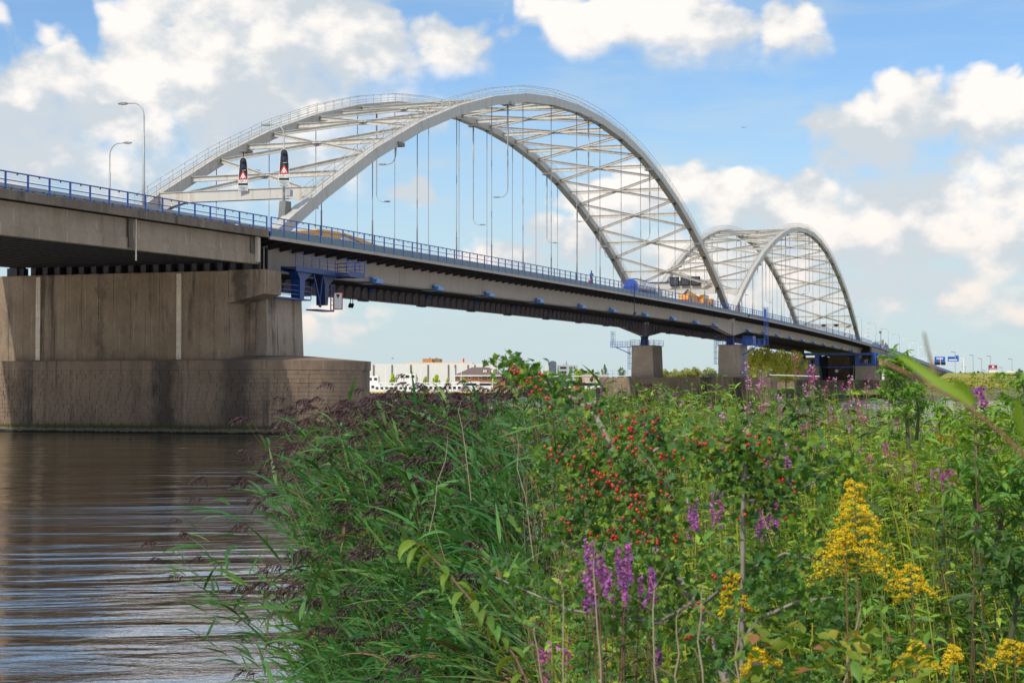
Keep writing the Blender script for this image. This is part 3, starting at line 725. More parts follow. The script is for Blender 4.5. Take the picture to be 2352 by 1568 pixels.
mb = MB().tube([(186, 20, 5.6), (186, 42, 5.55)], .13, 6).tube([(187, -9, 5.8), (187, -19, 5.5)], .12, 6); mb.build('mooring_boom', M_lamp, P2)
mb = MB()
for yy in xr(-9, -3, 1.0): mb.box(187.0, 187.06, yy-.02, yy+.02, 5.4, 6.8)
for z in (5.5, 6.1, 6.8): mb.box(187, 187.05, -9, -3, z-.03, z)
for yy in xr(20.5, 27, 1.0): mb.box(187.0, 187.06, yy-.02, yy+.02, 5.4, 6.8)
for z in (6.1, 6.8): mb.box(187, 187.05, 20.5, 27, z-.03, z)
mb.build('plinth_fence', M_blue, P2)
MB().box(186.5, 187.1, 26.6, 27.2, -1, 3.3).build('fender_pile', M_black, P2)
# blue ladder tower and bearings box beside the joint
T2 = empty('ladder_tower', (206, -4.4, 12), 'tall blue caged ladder tower hanging down from the railing between the two arches', 'ladder')
mb = MB()
for dx in (-.7, .7):
    for dy in (-.6, 0): mb.box(206+dx-.05, 206+dx+.05, -4.5+dy-.05, -4.5+dy+.05, 12.1, rail(206)+.9)
for z in xr(12.3, rail(206)+.8, .7):
    for dy in (-.6, 0): mb.box(205.3, 206.7, -4.53+dy, -4.47+dy, z-.03, z+.03)
mb.build('ladder_frame', M_blue, T2); MB().box(205.3, 205.7, -4.9, -4.5, rail(206)-1.4, rail(206)+.5).build('gate_panel', M_blue, T2)
MB().box(200.5, 203.6, -3.0, -.8, 12.3, 14.1).build('service_box', M_blue, T2)

# pier three at the far bank with the lifting span machinery
P3 = empty('bridge_pier', (396, WD/2, 0), 'dark concrete pier with bright blue steel frames where the far arch ends', 'bridge pier')
MB().prism(bow(388, 415, 0, -10.8), 'z', -1, 5.1).build('plinth', M_plin, P3)
column(P3, 390, 402, 12.4, 19.0, 5.1, 9.6); column(P3, 390, 402, -5.4, .8, 5.1, 9.6); MB().box(404, 414, -6, WD+6, 5.1, 12.6).build('back_wall', M_wall, P3)
for yc in (15.7, -2.3):
    MB().box(391, 397, yc-3.3, yc-1.9, 9.65, 13.0).build('blue_frame', M_blue, P3); MB().box(391, 397, yc+1.9, yc+3.3, 9.65, 13.0).build('blue_frame', M_blue, P3)
    MB().box(391, 397, yc-1.9, yc+1.9, 9.65, 10.4).build('blue_frame', M_blue, P3); MB().box(392, 396, yc-.6, yc+.6, 10.45, 11.7).build('bearing_block', M_stone2, P3)
MB().box(392, 395, -6.2, 19.4, 13.02, 13.9).build('blue_cross_beam', M_blue, P3); MB().box(395.2, 396, .9, 12.0, 9.0, 9.5).build('blue_cross_beam', M_blue, P3)
MB().box(396, 400, 2.2, 3.4, 5.2, 12.9).build('dark_column', M_under, P3); MB().box(396, 400, 11.0, 12.2, 5.2, 12.9).build('dark_column', M_under, P3)
blue_platform(P3, 393, -10.8, -5.8, 12.6, 3.0); blue_platform(P3, 393, 19.6, 23.5, 12.9, 2)
MB().box(392, 400, -9.5, -6.4, 9.9, 12.3).build('white_service_box', M_stone2, P3)
MB().tube([(393, -7.6, 5.2), (393, -7.6, 9.8)], .45, 10).build('white_pipe', M_white, P3)
MB().bar((392, 6.5, 8.0), (392, 7.3, 8.0), .8, .8).build('navigation_mark', M_white, P3)
caged_ladder(P3, 392.5, -10.5, 5.2, 15)
# ramp beyond
RP = empty('ramp_viaduct', (420, WD/2, 10), 'descending concrete ramp with a solid blue parapet at the far right end of the bridge', 'viaduct')
xs = xr(395, 747, 22)
mb = MB(); strip(mb, xs, lambda x: [(-4, dk(x)-.8), (WD+4, dk(x)-.8), (WD+4, dk(x)), (-4, dk(x))]); mb.build('deck', M_road, RP)
mb = MB(); strip(mb, xs, lambda x: [(-4.15, dk(x)-.55), (-4.0, dk(x)-.55), (-4.0, dk(x)+.75), (-4.15, dk(x)+.75)]); mb.build('blue_parapet', pm('bright_blue', (.02, .12, .42), .4), RP)
mb = MB(); strip(mb, xs, lambda x: [(-3.98, dk(x)-2.9), (-3.3, dk(x)-2.9), (-3.3, dk(x)-.81), (-3.98, dk(x)-.81)]); mb.build('edge_girder', M_conc, RP)
mb = MB(); strip(mb, xr(430, 747, 22), lambda x: [(-3.4, -1), (-2.8, -1), (-2.8, dk(x)-2.9), (-3.4, dk(x)-2.9)]); mb.build('side_wall', M_wall, RP)
for x in xr(432, 744, 12): MB().box(x-.4, x+.4, -4.2, -3.99, dk(x)-2.9, dk(x)-.82).build('rib', M_fasc, RP)
railing(RP, 399, 440, -4.1, panel=False, wires=False)
MB().box(742, 747, -5.0, -3.2, -1, dk(745)-.8).build('end_wall', M_pale, RP)
# ================================================================== lamps, signs, traffic
def text_mesh(body, size, align='CENTER'):
    cu = bpy.data.curves.new('t', 'FONT'); cu.body = body; cu.size = size; cu.align_x = align; cu.align_y = 'CENTER'; cu.extrude = .004; cu.resolution_u = 2
    o_ = bpy.data.objects.new('t', cu); col.objects.link(o_); bpy.context.view_layer.update()
    me = bpy.data.meshes.new_from_object(o_); bpy.data.objects.remove(o_); return me
def put_text(body, size, c, n_, parent, mat_, name='lettering'):
    me = text_mesh(body, size); me.materials.clear(); me.materials.append(mat_)
    o_ = bpy.data.objects.new(name, me); col.objects.link(o_); o_.parent = parent
    a = math.atan2(n_.y, n_.x); o_.rotation_euler = (math.pi/2, 0, a + math.pi/2); o_.location = Vector(c) - wpos(parent); return o_
def lamp_head(mb, p, d, s=1.0):                # flat road lantern at the end of an arm pointing along d
    p = Vector(p); d = Vector(d).normalized(); a = Vector((-d.y, d.x, 0)); k = len(mb.v)
    prof = [(0, .06, .05), (.12, .13, .09), (.55, .17, .10), (.85, .10, .05)]
    vs = []
    for t, hw, hh in prof:
        c_ = p + d*t*s; vs += [c_ - a*hw*s - Vector((0,0,hh*.8))*s, c_ + a*hw*s - Vector((0,0,hh*.8))*s, c_ + a*hw*.7*s + Vector((0,0,hh))*s, c_ - a*hw*.7*s + Vector((0,0,hh))*s]
    fs = [(0,1,2,3)] + [(i*4+j, i*4+(j+1)%4, i*4+4+(j+1)%4, i*4+4+j) for i in range(3) for j in range(4)] + [(15,14,13,12)]
    mb.add(vs, fs)
def lamp_post(x, y, z0, h, d, label, arm=1.5, group='street lamps standing along the bridge', bright=False):
    root = empty('lamp_post', (x, y, z0), label, 'lamp post', group); d = Vector(d); mm = M_white if bright else M_lamp
    t = z0 + h - 1.2
    pts = [(x, y, z0), (x, y, z0+h*.33), (x, y, z0+h*.34), (x, y, t-1.6), (x, y, t-1.55), (x, y, t)]
    rr = [.13, .13, .105, .095, .065, .06]
    c_ = Vector((x, y, t))
    for k in range(1, 7):
        a = math.pi/2*k/6; q = c_ + d*(1-math.cos(a))*1.0 + Vector((0, 0, math.sin(a)*1.1)); pts.append(tuple(q)); rr.append(.05)
    end = Vector(pts[-1]) + d*(arm-1.0+.001); pts.append(tuple(end)); rr.append(.05)
    MB().tube(pts, rr, 8).build('pole', mm, root, smooth=True)
    mb = MB(); lamp_head(mb, end, d); mb.build('lantern', M_white if bright else M_lampd, root)
    return root
UPy = Vector((0, 1, 0))
lamp_post(-30.4, .8, dk(-30), 9.5, UPy, 'tall street lamp rising highest above the left railing, arm to the left')
lamp_post(-9.6, WD-.8, dk(-10), 9.6, -UPy, 'leftmost street lamp behind the left railing, arm to the right')
SP = lamp_post(-6.3, .8, 20.6, 7.8, UPy, 'street lamp on the arch foot behind the right hand bridge warning signal', group='street lamps standing along the bridge')
MB().prism([(-7.1, 19.3), (-5.7, 20.1), (-5.7, 21.1), (-6.8, 21.1)], 'y', .35, 1.0).build('steel_pedestal', M_lampd, SP)
MB().box(-6.6, -6.05, -.0, .55, 21.55, 22.15).build('control_box', M_lamp, SP)
def signal(cx, cy, z0, h, label, hang=None):
    root = empty('bridge_signal', (cx, cy, z0), label, 'traffic signal', 'bridge warning signals on the near portal')
    a = R(AZ + 180 - 4); n_ = Vector((math.cos(a), math.sin(a), 0)); t_ = Vector((-n_.y, n_.x, 0)); c_ = Vector((cx, cy, z0))
    def slab(pts, th, off, name, mt):
        vs = [c_ + t_*px + Vector((0, 0, pz)) + n_*(off+th) for px, pz in pts] + [c_ + t_*px + Vector((0, 0, pz)) + n_*off for px, pz in pts]; n = len(pts)
        return MB().add(vs, [tuple(range(n))[::-1], tuple(range(n, 2*n))] + [(i, (i+1)%n, (i+1)%n+n, i+n) for i in range(n)]).build(name, mt, root)
    def shape(wb, wt, hh, zb=0):
        pts = [(-wb, zb), (wb, zb), (wt, hh - wt)]
        pts += [(wt*math.cos(q), hh - wt + wt*math.sin(q)) for q in (R(45), R(90), R(135))] + [(-wt, hh-wt)]; return pts
    slab(shape(.535, .36, h), .03, 0, 'board_edge', M_white); slab(shape(.48, .32, h-.05, .06), .02, .032, 'board', M_black)
    slab([(-.45, .62), (.45, .62), (0, 1.52)], .012, .055, 'red_triangle', M_red); slab([(-.28, .74), (.28, .74), (0, 1.27)], .01, .069, 'white_triangle', M_white)
    slab([(-.22, .76), (-.13, .76), (-.11, .86), (-.16, .86)], .006, .081, 'bridge_symbol', M_black); slab([(.10, .76), (.22, .76), (.15, .87), (.10, .87)], .006, .081, 'bridge_symbol', M_black)
    slab([(-.10, .86), (-.07, .86), (.05, 1.04), (.02, 1.06)], .006, .081, 'bridge_symbol', M_black)
    slab([(-.43, .27), (.43, .27), (.43, .59), (-.43, .59)], .012, .055, 'distance_plate', M_white)
    put_text('300 m', .30, c_ + n_*.07 + Vector((0, 0, .43)), n_, root, M_black)
    slab([(-.5, -.52), (.5, -.52), (.5, -.03), (-.5, -.03)], .02, 0, 'text_plate', M_stone2 if False else pm('pale_plate', (.50, .52, .52), .5))
    for k, tx in enumerate(('afsluitbomen', 'sluiten', 'automatisch')): put_text(tx, .155, c_ + n_*.026 + Vector((0, 0, -.13 - .15*k)), n_, root, M_black)
    slab([(-.09, 1.66), (.09, 1.66), (.09, 1.70), (-.09, 1.70)], .01, .055, 'small_label', M_white)
    for zz in (h - .42, h - 1.08):
        p = c_ + Vector((0, 0, zz)) + n_*.05; MB().tube([p, p + n_*.22 + t_*.10, p + n_*.42 + t_*.22 - Vector((0, 0, .05))], [.19, .17, .15], 10).build('lamp_hood', M_navy, root)
        p2 = p + n_*.424 + t_*.222 - Vector((0, 0, .05)); MB().tube([p2, p2 + n_*.004], .12, 10).build('lens', M_black, root)
    p = c_ + Vector((0, 0, h-1.35)) + n_*.05; MB().bar(p, p + n_*.35 + t_*.30, .12, .05).build('side_bracket', M_white, root)
    if hang: MB().bar(c_ + Vector((0, 0, h-.3)) - n_*.08, c_ + Vector((0, 0, h+hang)) - n_*.08, .07).build('hanger_rod', M_under, root); MB().box(cx-.3, cx+.5, cy-.5, cy+.4, z0+h+hang, z0+h+hang+.18).build('clamp', M_lampd, root)
    return root
signal(-6.75, .55, 22.95, 3.0, 'right hand black bridge warning signal with red triangle, in front of a lamp pole')
signal(-.7, 8.1, 23.45, 2.85, 'left hand black bridge warning signal with red triangle, hung on the portal beam', hang=.45)
def hanging_lamp(x, y, ztop, zend, d, label):
    root = empty('hanging_lamp', (x, y, ztop), label, 'lamp', 'lamps hung from the arch ribs'); d = Vector(d)
    MB().box(x-.75, x+.75, y-.75, y+.75, ztop-.75, ztop-.35).build('rib_clamp', M_lampd if x < 20 else M_lamp, root)
    pts = [(x, y, ztop-.6)]; rr = [.12]; zl = zend + 1.0
    if ztop - .6 - zl > 4: m_ = (ztop + zl)/2; pts += [(x, y, m_+1), (x, y, m_+.9)]; rr += [.12, .09]
    pts.append((x, y, max(zl, zend + .5))); rr.append(.085)
    c_ = Vector(pts[-1])
    for k in range(1, 7):
        a = math.pi/2*k/6; pts.append(tuple(c_ + d*(1-math.cos(a))*.9 - Vector((0, 0, math.sin(a)*(c_.z - zend))))); rr.append(.05)
    end = Vector(pts[-1]) + d*.2; pts.append(tuple(end)); rr.append(.05)
    MB().tube(pts, rr, 8).build('pipe', M_lamp, root, smooth=True); mb = MB(); lamp_head(mb, end, d); mb.build('lantern', M_lampd, root)
for s_i, (x0, bt) in enumerate(((0, bot1), (204, bot2))):
    wh = ('near arch span', 'far arch span')[s_i]
    for k in range(5):
        x = x0 + 18 + 36*k; i = int((x-x0)//12); zb = (bt(i) + bt(i+1))/2 + .02
        for y, d, nm in ((0, UPy, 'near rib'), (WD, -UPy, 'far rib')):
            hanging_lamp(x, y, zb + .55, dk(x) + 10.0 if zb - dk(x) > 11 else zb - 1.9, d, f'{ORD[k]} lamp from the left hanging on the {nm} of the {wh}')
# street lamps beyond the arches
for k in range(9):
    x = 405 + 38*k
    lamp_post(x, .6, dk(x), 9.6, UPy, f'{ORD[k]} tall street lamp on the near side of the far ramp', arm=2.0, group='street lamps along the far ramp', bright=k > 3)
    if k in (0, 2, 3, 6): lamp_post(x + 12, WD-.6, dk(x), 9.6, -UPy, f'street lamp with arm to the right, number {ORD[k]} on the far side of the ramp', arm=2.0, group='street lamps along the far ramp', bright=k > 1)
# lane signs on the second portal
mr = empty('matrix_sign_gantry', (180, 6, 24), 'row of three square black lane signs on the portal of the near arch', 'lane signs')
for k, y in enumerate((8.6, 6.45, 4.3)):
    MB().box(178.9, 179.15, y-.95, y+.95, 23.6, 25.45).build('lane_sign', M_black, mr, bevel=.12); MB().box(178.86, 178.9, y-.72, y+.72, 23.8, 25.2).build('display', pm('display_glass', (.05, .05, .07), .25), mr)
MB().box(179.5, 179.7, 3.2, 15.5, 24.2, 24.5).build('gantry_bar', M_navy, mr)
for k, (x, y) in enumerate(((372, 8), (372, 4.2))):
    mb = MB(); z = dk(x) + 5.2
    mb.prism([(y + .75*math.cos(a)*(1 if True else 1), z + .42*math.sin(a)) for a in [2*math.pi*j/14 for j in range(14)]], 'x', x-.15, x+.15)
    root = empty('stop_lights', (x, y, dk(x)), ('left', 'right')[k] + ' pair of round black stop lights on the far arch', 'traffic lights', 'stop lights over the lanes')
    mb.build('board', M_black, root); MB().tube([(x+.1, y, dk(x)), (x+.1, y, z+.2)], .06, 6).build('post', M_lamp, root)
    for s_ in (-.33, .33): MB().tube([(x-.19, y+s_, z), (x-.155, y+s_, z)], .24, 10).build('lens', pm('dark_red_lens', (.15, .02, .02), .3), root)
# lifting barriers, boxes and masts near the lifting span
def striped(x, y, z, h, label, tilt=0):
    root = empty('barrier_arm', (x, y, z), label, 'barrier', 'raised red and white barrier arms')
    n = 12
    for part, mt in ((0, M_red), (1, M_white)):
        mb = MB()
        for k in range(part, n, 2): mb.bar((x + tilt*k/n, y, z + h*k/n), (x + tilt*(k+1)/n, y, z + h*(k+1)/n), .22 * (1 - .5*k/n))
        mb.build('red_stripes' if part == 0 else 'white_stripes', mt, root)
    MB().box(x-.4, x+.4, y-.5, y+.5, dk(x), z + .4).build('barrier_machine', M_lamp, root)
striped(398, 5.0, dk(398), 9.5, 'raised red and white barrier arm just left of the far arch foot'); striped(400, 3.0, dk(400), 5.0, 'short raised barrier arm beside the taller one at the far arch')
striped(433, 2.0, dk(433), 8.0, 'raised red and white barrier arm in front of the trees beyond the far arch')
tm = empty('camera_mast', (452, 0, dk(452)), 'slim dark camera mast between the street lamps beyond the far arch', 'mast')
MB().tube([(452, 0, dk(452)), (452, 0, dk(452)+7.2)], .1, 6).build('pole', M_lampd, tm); MB().box(451.7, 452.3, -.3, .5, dk(452)+6.4, dk(452)+7.3).build('camera', M_lampd, tm); MB().box(451.9, 452.1, -1, 1, dk(452)+3.4, dk(452)+3.6).build('cross_arm', M_lampd, tm)
tm = empty('equipment_cabinet', (418, -4.6, dk(418)), 'grey cabinet standing on the blue parapet past the far arch', 'cabinet')
MB().box(417, 419, -4.9, -4.25, dk(418)-.2, dk(418)+2.6).build('cabinet', M_lamp, tm, bevel=.05); MB().box(416.9, 417, -4.75, -4.4, dk(418)+.5, dk(418)+2.3).build('door', M_lampd, tm)
# ------------------------------------------------------------------ vehicles
def wheel(root, x, y, z, r=.5, w=.3):
    wh = MB().tube([(x, y-w/2, z+r), (x, y+w/2, z+r)], r, 14).build('wheel', M_tyre, root); MB().tube([(x, y-w/2-.01, z+r), (x, y+w/2+.01, z+r)], r*.5, 10).build('rim', M_lamp, wh)
def lorry_base(x, y, l, label, cat, cc, cab_end=1, cabc=None, name='lorry'):
    z = dk(x); root = empty(name, (x, y, z), label, cat)
    MB().box(x-l/2, x+l/2, y-.5, y+.5, z+.75, z+1.05).build('chassis', M_under, root)
    cx = x + cab_end*(l/2 - 1.1)
    mb = MB(); s_ = cab_end
    mb.prism([(cx - s_*1.1, z+.6), (cx + s_*1.1, z+.6), (cx + s_*1.1, z+1.7), (cx + s_*.85, z+3.0), (cx - s_*1.1, z+3.05)], 'y', y-1.22, y+1.22); cab = mb.build('cab', cc, root, bevel=.05)
    MB().add([(cx + s_*1.115, y-1.05, z+1.75), (cx + s_*1.115, y+1.05, z+1.75), (cx + s_*.88, y+1.0, z+2.85), (cx + s_*.88, y-1.0, z+2.85)], [(0,1,2,3)]).build('windscreen', M_glass, cab)
    for yy in (y-1.235, y+1.235): MB().prism([(cx-.6, z+1.7), (cx+.75, z+1.7), (cx+.6, z+2.7), (cx-.6, z+2.7)], 'y', yy-.01, yy+.01).build('side_window', M_glass, cab)
    k = 0
    for wx in [cx] + [x - s_*(l/2 - 1.0 - 1.25*j) for j in range(3)]:
        for yy in (y-1.05, y+1.05): wheel(root, wx, yy, z)
    return root, z, cx
# silver tanker with a blue rear end
root, z, cx = lorry_base(136.5, 4.0, 16.5, 'silver tank lorry with a bright blue rear behind the railing', 'tank lorry', pm('pale_green_white', (.55, .62, .58), .4), name='tank_lorry')
mb = MB().tube([(128.6, 4.0, z+2.45), (141.6, 4.0, z+2.45)], 1.16, 24); tk = mb.build('tank', M_chrome, root, smooth=True)
for k in range(8): MB().tube([(130 + 1.5*k, 4.0, z+2.55), (130.1 + 1.5*k, 4.0, z+2.5)], 1.19, 24).build('tank_ring', M_lamp, tk)
MB().tube([(128.3, 4.0, z+2.55), (128.62, 4.0, z+2.5)], 1.2, 24).build('rear_plate', pm('vivid_blue', (.01, .055, .34), .35), root); MB().box(128.2, 128.9, 2.75, 5.25, z+.6, z+2.4).build('rear_cabinet', pm('vivid_blue', (.01, .055, .34), .35), root)
MB().box(130, 140, 2.75, 2.85, z+.7, z+1.6).build('side_guard', pm('vivid_blue', (.01, .055, .34), .35), root)
MB().box(130.5, 139, 3.7, 4.3, z+3.84, z+3.92).build('catwalk', M_lampd, root)
# yellow mobile crane
z = dk(176); root = empty('mobile_crane', (176, 4, z), 'yellow orange mobile crane on the road below the three lane signs', 'mobile crane')
MB().box(166.5, 188.5, 2.75, 5.25, z+.9, z+1.9).build('carrier', M_orange, root, bevel=.06)
MB().prism([(186, z+.8), (189.4, z+.8), (189.4, z+2.2), (189.0, z+3.1), (186, z+3.1)], 'y', 2.75, 5.25).build('driver_cab', M_orange, root, bevel=.05)
MB().box(189.1, 189.45, 3.0, 5.0, z+2.0, z+2.9).build('windscreen', M_glass, root)
MB().box(180.5, 184.8, 2.9, 3.9, z+1.95, z+3.6).build('crane_cab', M_orange, root, bevel=.05); MB().box(180.9, 184.4, 2.86, 2.9, z+2.7, z+3.4).build('cab_window', M_glass, root)
MB().prism([(170, z+1.95), (186, z+1.95), (186, z+2.7), (172, z+4.0), (170.5, z+3.4)], 'y', 4.0, 4.7).build('boom', M_orange, root)
MB().box(167.5, 171, 3.0, 5.0, z+1.95, z+3.0).build('counterweight', M_orange, root); MB().bar((168, 4.3, z+2.8), (172.4, 4.3, z+4.1), .25).build('hook_block', M_navy, root)
MB().box(166.3, 166.5, 2.75, 5.25, z+.7, z+2.0).build('rear_bumper', M_red, root)
for wx in (168.5, 170.2, 172.5, 181, 183, 186.6):
    for yy in (2.95, 5.05): wheel(root, wx, yy, z, .6, .4)
# long orange low loader close to the left arch foot
z = dk(11); root = empty('recovery_truck', (11, 4, z), 'long low orange truck body seen through the railing right of the near arch foot', 'truck')
MB().prism([(1.6, z+1.15), (10.4, z+1.3), (10.2, z+2.2), (5.5, z+2.1), (3.2, z+1.65)], 'y', 2.8, 5.2).build('rear_body', M_orange, root)
MB().prism([(11.2, z+2.2), (11.2, z+2.05), (15, z+1.6), (21.5, z+.95), (21.5, z+1.45), (17, z+1.8)], 'y', 2.8, 5.2).build('loading_ramp', M_orange, root)
MB().box(2.4, 20.8, 3.1, 4.9, z+.6, z+1.1).build('chassis', pm('pale_green', (.35, .5, .36), .5), root); MB().box(11.3, 15.3, 3.0, 5.0, z+1.1, z+2.05).build('cab', M_white, root); MB().box(14.6, 15.4, 2.96, 5.04, z+1.45, z+1.95).build('cab_window', M_glass, root)
for wx in (4.2, 5.6, 13, 18.5):
    for yy in (3.05, 4.95): wheel(root, wx, yy, z)
def car(x, y, c, label):
    z = dk(x); root = empty('car', (x, y, z), label, 'car', 'cars driving over the bridge')
    MB().prism([(x-2.2, z+.35), (x+2.2, z+.35), (x+2.2, z+.75), (x+1.3, z+.92), (x-2.1, z+.95), (x-2.25, z+.7)], 'y', y-.88, y+.88).build('body', c, root, bevel=.08)
    MB().prism([(x-1.9, z+.93), (x+1.15, z+.92), (x+.45, z+1.4), (x-1.2, z+1.42)], 'y', y-.74, y+.74).build('windows', M_glass, root)
    MB().prism([(x-1.25, z+1.40), (x+.5, z+1.38), (x+.4, z+1.46), (x-1.1, z+1.48)], 'y', y-.72, y+.72).build('roof', c, root)
    for wx in (x-1.4, x+1.4):
        for yy in (y-.8, y+.8): wheel(root, wx, yy, z, .31, .2)
car(-27, 3.5, pm('car_blue', (.03, .07, .14), .25), 'dark blue car roof just above the left concrete parapet'); car(25.5, 3.5, pm('car_teal', (.10, .22, .26), .25), 'teal grey car right of the orange truck')
car(61, 3.5, pm('car_grey', (.12, .14, .17), .25), 'grey car roof in the middle of the near span')
# ------------------------------------------------------------------ people on the footway
def cyclist(x, y, c1, c2, label, bike):
    z = dk(x); root = empty('person', (x, y, z), label, 'person')
    me = bpy.data.meshes.new('body'); zz = .28 if bike else 0
    J = [((0,0,.98+zz), .15), ((.05,0,1.22+zz), .16), ((.10,0,1.46+zz), .17), ((.13,0,1.60+zz), .065), ((.16,0,1.74+zz), .105), ((.17,0,1.84+zz), .07),
         ((.12,.2,1.47+zz), .065), ((.30,.24,1.24+zz), .05), ((.52,.2,1.18+zz), .04), ((.12,-.2,1.47+zz), .065), ((.30,-.24,1.24+zz), .05), ((.52,-.2,1.18+zz), .04),
         ((.02,.1,.92+zz), .10), ((.38 if bike else .1,.12,.80 if bike else .5), .075), ((.18 if bike else .0,.12,.42 if bike else .08), .05), ((.30 if bike else .14,.12,.38 if bike else .04), .045),
         ((.02,-.1,.92+zz), .10), ((.30 if bike else -.02,-.12,.70 if bike else .5), .075), ((.12 if bike else -.12,-.12,.28 if bike else .08), .05), ((.24 if bike else .02,-.12,.24 if bike else .04), .045)]
    E_ = [(0,1),(1,2),(2,3),(3,4),(4,5),(2,6),(6,7),(7,8),(2,9),(9,10),(10,11),(0,12),(12,13),(13,14),(14,15),(0,16),(16,17),(17,18),(18,19)]
    me.from_pydata([j[0] for j in J], E_, []); o_ = bpy.data.objects.new('body', me); col.objects.link(o_); o_.parent = root
    sk = o_.modifiers.new('s', 'SKIN'); 
    for sv_, j in zip(me.skin_vertices[0].data, J): sv_.radius = (j[1], j[1]); sv_.use_root = False
    me.skin_vertices[0].data[0].use_root = True
    ss_ = o_.modifiers.new('u', 'SUBSURF'); ss_.levels = 1; ss_.render_levels = 1; me.materials.append(c1)
    MB().ball((x+.16, y, z+1.82+zz), .13, .12, .13).build('hair', M_black, root, smooth=True)
    if bike:
        b_ = empty('bicycle', (x, y, z), 'bicycle under the ' + label, 'bicycle')
        for wx in (-.5, .6):
            pts = [(x+wx+.34*math.cos(a), y, z+.36+.34*math.sin(a)) for a in [2*math.pi*k/14 for k in range(15)]]; MB().tube(pts, .025, 5).build('wheel', M_tyre, b_)
        mb = MB()
        for p, q in (((-.5,.36),(-.1,.34)), ((-.1,.34),(-.12,.95)), ((-.1,.34),(.42,.92)), ((-.12,.85),(.42,.92)), ((.6,.36),(.40,1.15)), ((-.5,.36),(-.12,.8))): mb.tube([(x+p[0], y, z+p[1]), (x+q[0], y, z+q[1])], .025, 5)
        mb.build('frame', c2, b_); MB().box(x-.25, x+.03, y-.08, y+.08, z+.95, z+1.03).build('saddle', M_tyre, b_); MB().tube([(x+.48, y-.25, z+1.18), (x+.38, y, z+1.16), (x+.48, y+.25, z+1.18)], .02, 5).build('handlebar', M_lamp, b_)
        MB().box(x-.75, x-.35, y-.22, y+.22, z+.45, z+.8).build('pannier', c2, b_)
cyclist(82.5, -2.6, pm('navy_cloth', (.03, .06, .22), .8), pm('red_cloth', (.45, .05, .04), .7), 'cyclist in dark blue left of the tank lorry', True)
cyclist(188, -2.6, pm('dark_cloth', (.05, .03, .06), .8), pm('maroon_cloth', (.3, .05, .07), .7), 'cyclist in dark clothes where the two arches meet', True)
# hanging waterway markers below the deck
for x, n_ in ((100, 'near'), (345, 'far')):
    root = empty('radar_reflector', (x, -4.3, dk(x)), f'dark hook shaped marker on a rod hanging below the edge of the {n_} span', 'marker')
    MB().tube([(x, -4.25, rail(x)), (x, -4.25, dk(x)-3.5)], .07, 6).build('rod', M_navy, root); MB().prism([(x-.1, dk(x)-3.9), (x+1.1, dk(x)-3.1), (x+.3, dk(x)-3.1), (x-.1, dk(x)-3.4)], 'y', -4.4, -4.1).build('reflector', M_navy, root)
root = empty('navigation_lamps', (46, WD, 14), 'two small dark lamps hanging under the far girder of the near span', 'lamps')
for dx in (0, .7): MB().tube([(46+dx, WD, 15.2), (46+dx, WD, 14.1)], .05, 6).tube([(46+dx, WD, 14.2), (46+dx-.3, WD, 13.8)], .2, 8).build('lamp', M_black, root)
# ================================================================== far bank
def house(name, d, s0, s1, z0, z1, depth, mt, label, cat='building'):
    return None
def ublock(mb, d0, d1, s0, s1, z0, z1):          # box aligned with the view-facing quay
    ps = [L(d0, s0), L(d0, s1), L(d1, s1), L(d1, s0)]
    return mb.add([(p.x, p.y, z0) for p in ps] + [(p.x, p.y, z1) for p in ps], [(0,3,2,1), (4,5,6,7), (0,1,5,4), (1,2,6,5), (2,3,7,6), (3,0,4,7)])
U = lambda u, d: (u - 1280) / 4128.0 * d
H = lambda v, d: 4.3 - (v - 955.5) / 4128.0 * d
M_hall = pm('white_cladding', (.75, .72, .68), .6, var=.03); M_tan = pm('tan_wall', (.62, .45, .33), .8); M_gold = pm('gold_brown_cladding', (.42, .22, .07), .6)
M_brick = pm('red_brick', (.42, .17, .08), .85, scale=3); M_roof = pm('roof_tiles', (.16, .11, .10), .8); M_off = pm('office_render', (.45, .46, .48), .7)
d = 700; bh = empty('warehouse', L(d, U(1060, d), 2.5), 'long white warehouse with dark vertical strips across the river', 'warehouse')
ublock(MB(), d, d+60, U(905, d), U(1245, d), 2.3, H(909, d)).build('wall', M_hall, bh); ublock(MB(), d+4, d+50, U(1012, d), U(1180, d), H(909, d), H(905, d)).build('roof_parapet', M_tan, bh)
for u in (934, 980, 1027, 1070, 1121, 1138, 1170, 1187): ublock(MB(), d-.4, d-.02, U(u-1.6, d), U(u+1.6, d), 2.3, H(911, d)).build('dark_strip', M_lampd, bh)
ublock(MB(), d+10, d+30, U(1053, d), U(1078, d), H(905, d), H(895, d)).build('roof_house', M_gold, bh); ublock(MB(), d+12, d+30, U(1078.2, d), U(1098, d), H(905, d), H(895, d)).build('roof_house', pm('dark_gold', (.22, .15, .07), .6), bh)
MB().prism([(0, 0)], 'x', 0, 1) if False else None
ublock(MB(), d+5, d+6, U(1156, d), U(1160, d), H(906, d), H(895, d)).build('red_emblem', M_red, bh)
for u in (1068, 1085, 973): ublock(MB(), d+14, d+16, U(u, d), U(u+5, d), H(895, d), H(893, d)).build('roof_vent', M_lampd, bh)
d = 600; bk = empty('brick_house', L(d, U(1190, d), 2), 'brick house with a dark hipped roof and dormers beside the white warehouse', 'house')
s0, s1 = U(1138, d), U(1262, d); ublock(MB(), d, d+14, s0, s1, 2, H(938, d)).build('wall', M_brick, bk)
ps = [L(d-1, s0-.6), L(d-1, s1+.6), L(d+15, s1+.6), L(d+15, s0-.6), L(d+7, s0+6), L(d+7, s1-6)]; ze, zr = H(938, d), H(917, d)
rf = MB().add([(p.x, p.y, ze + .05) for p in ps[:4]] + [(p.x, p.y, zr) for p in ps[4:]], [(0,1,5,4), (1,2,5), (2,3,4,5), (3,0,4), (3,2,1,0)]).build('roof', M_roof, bk)
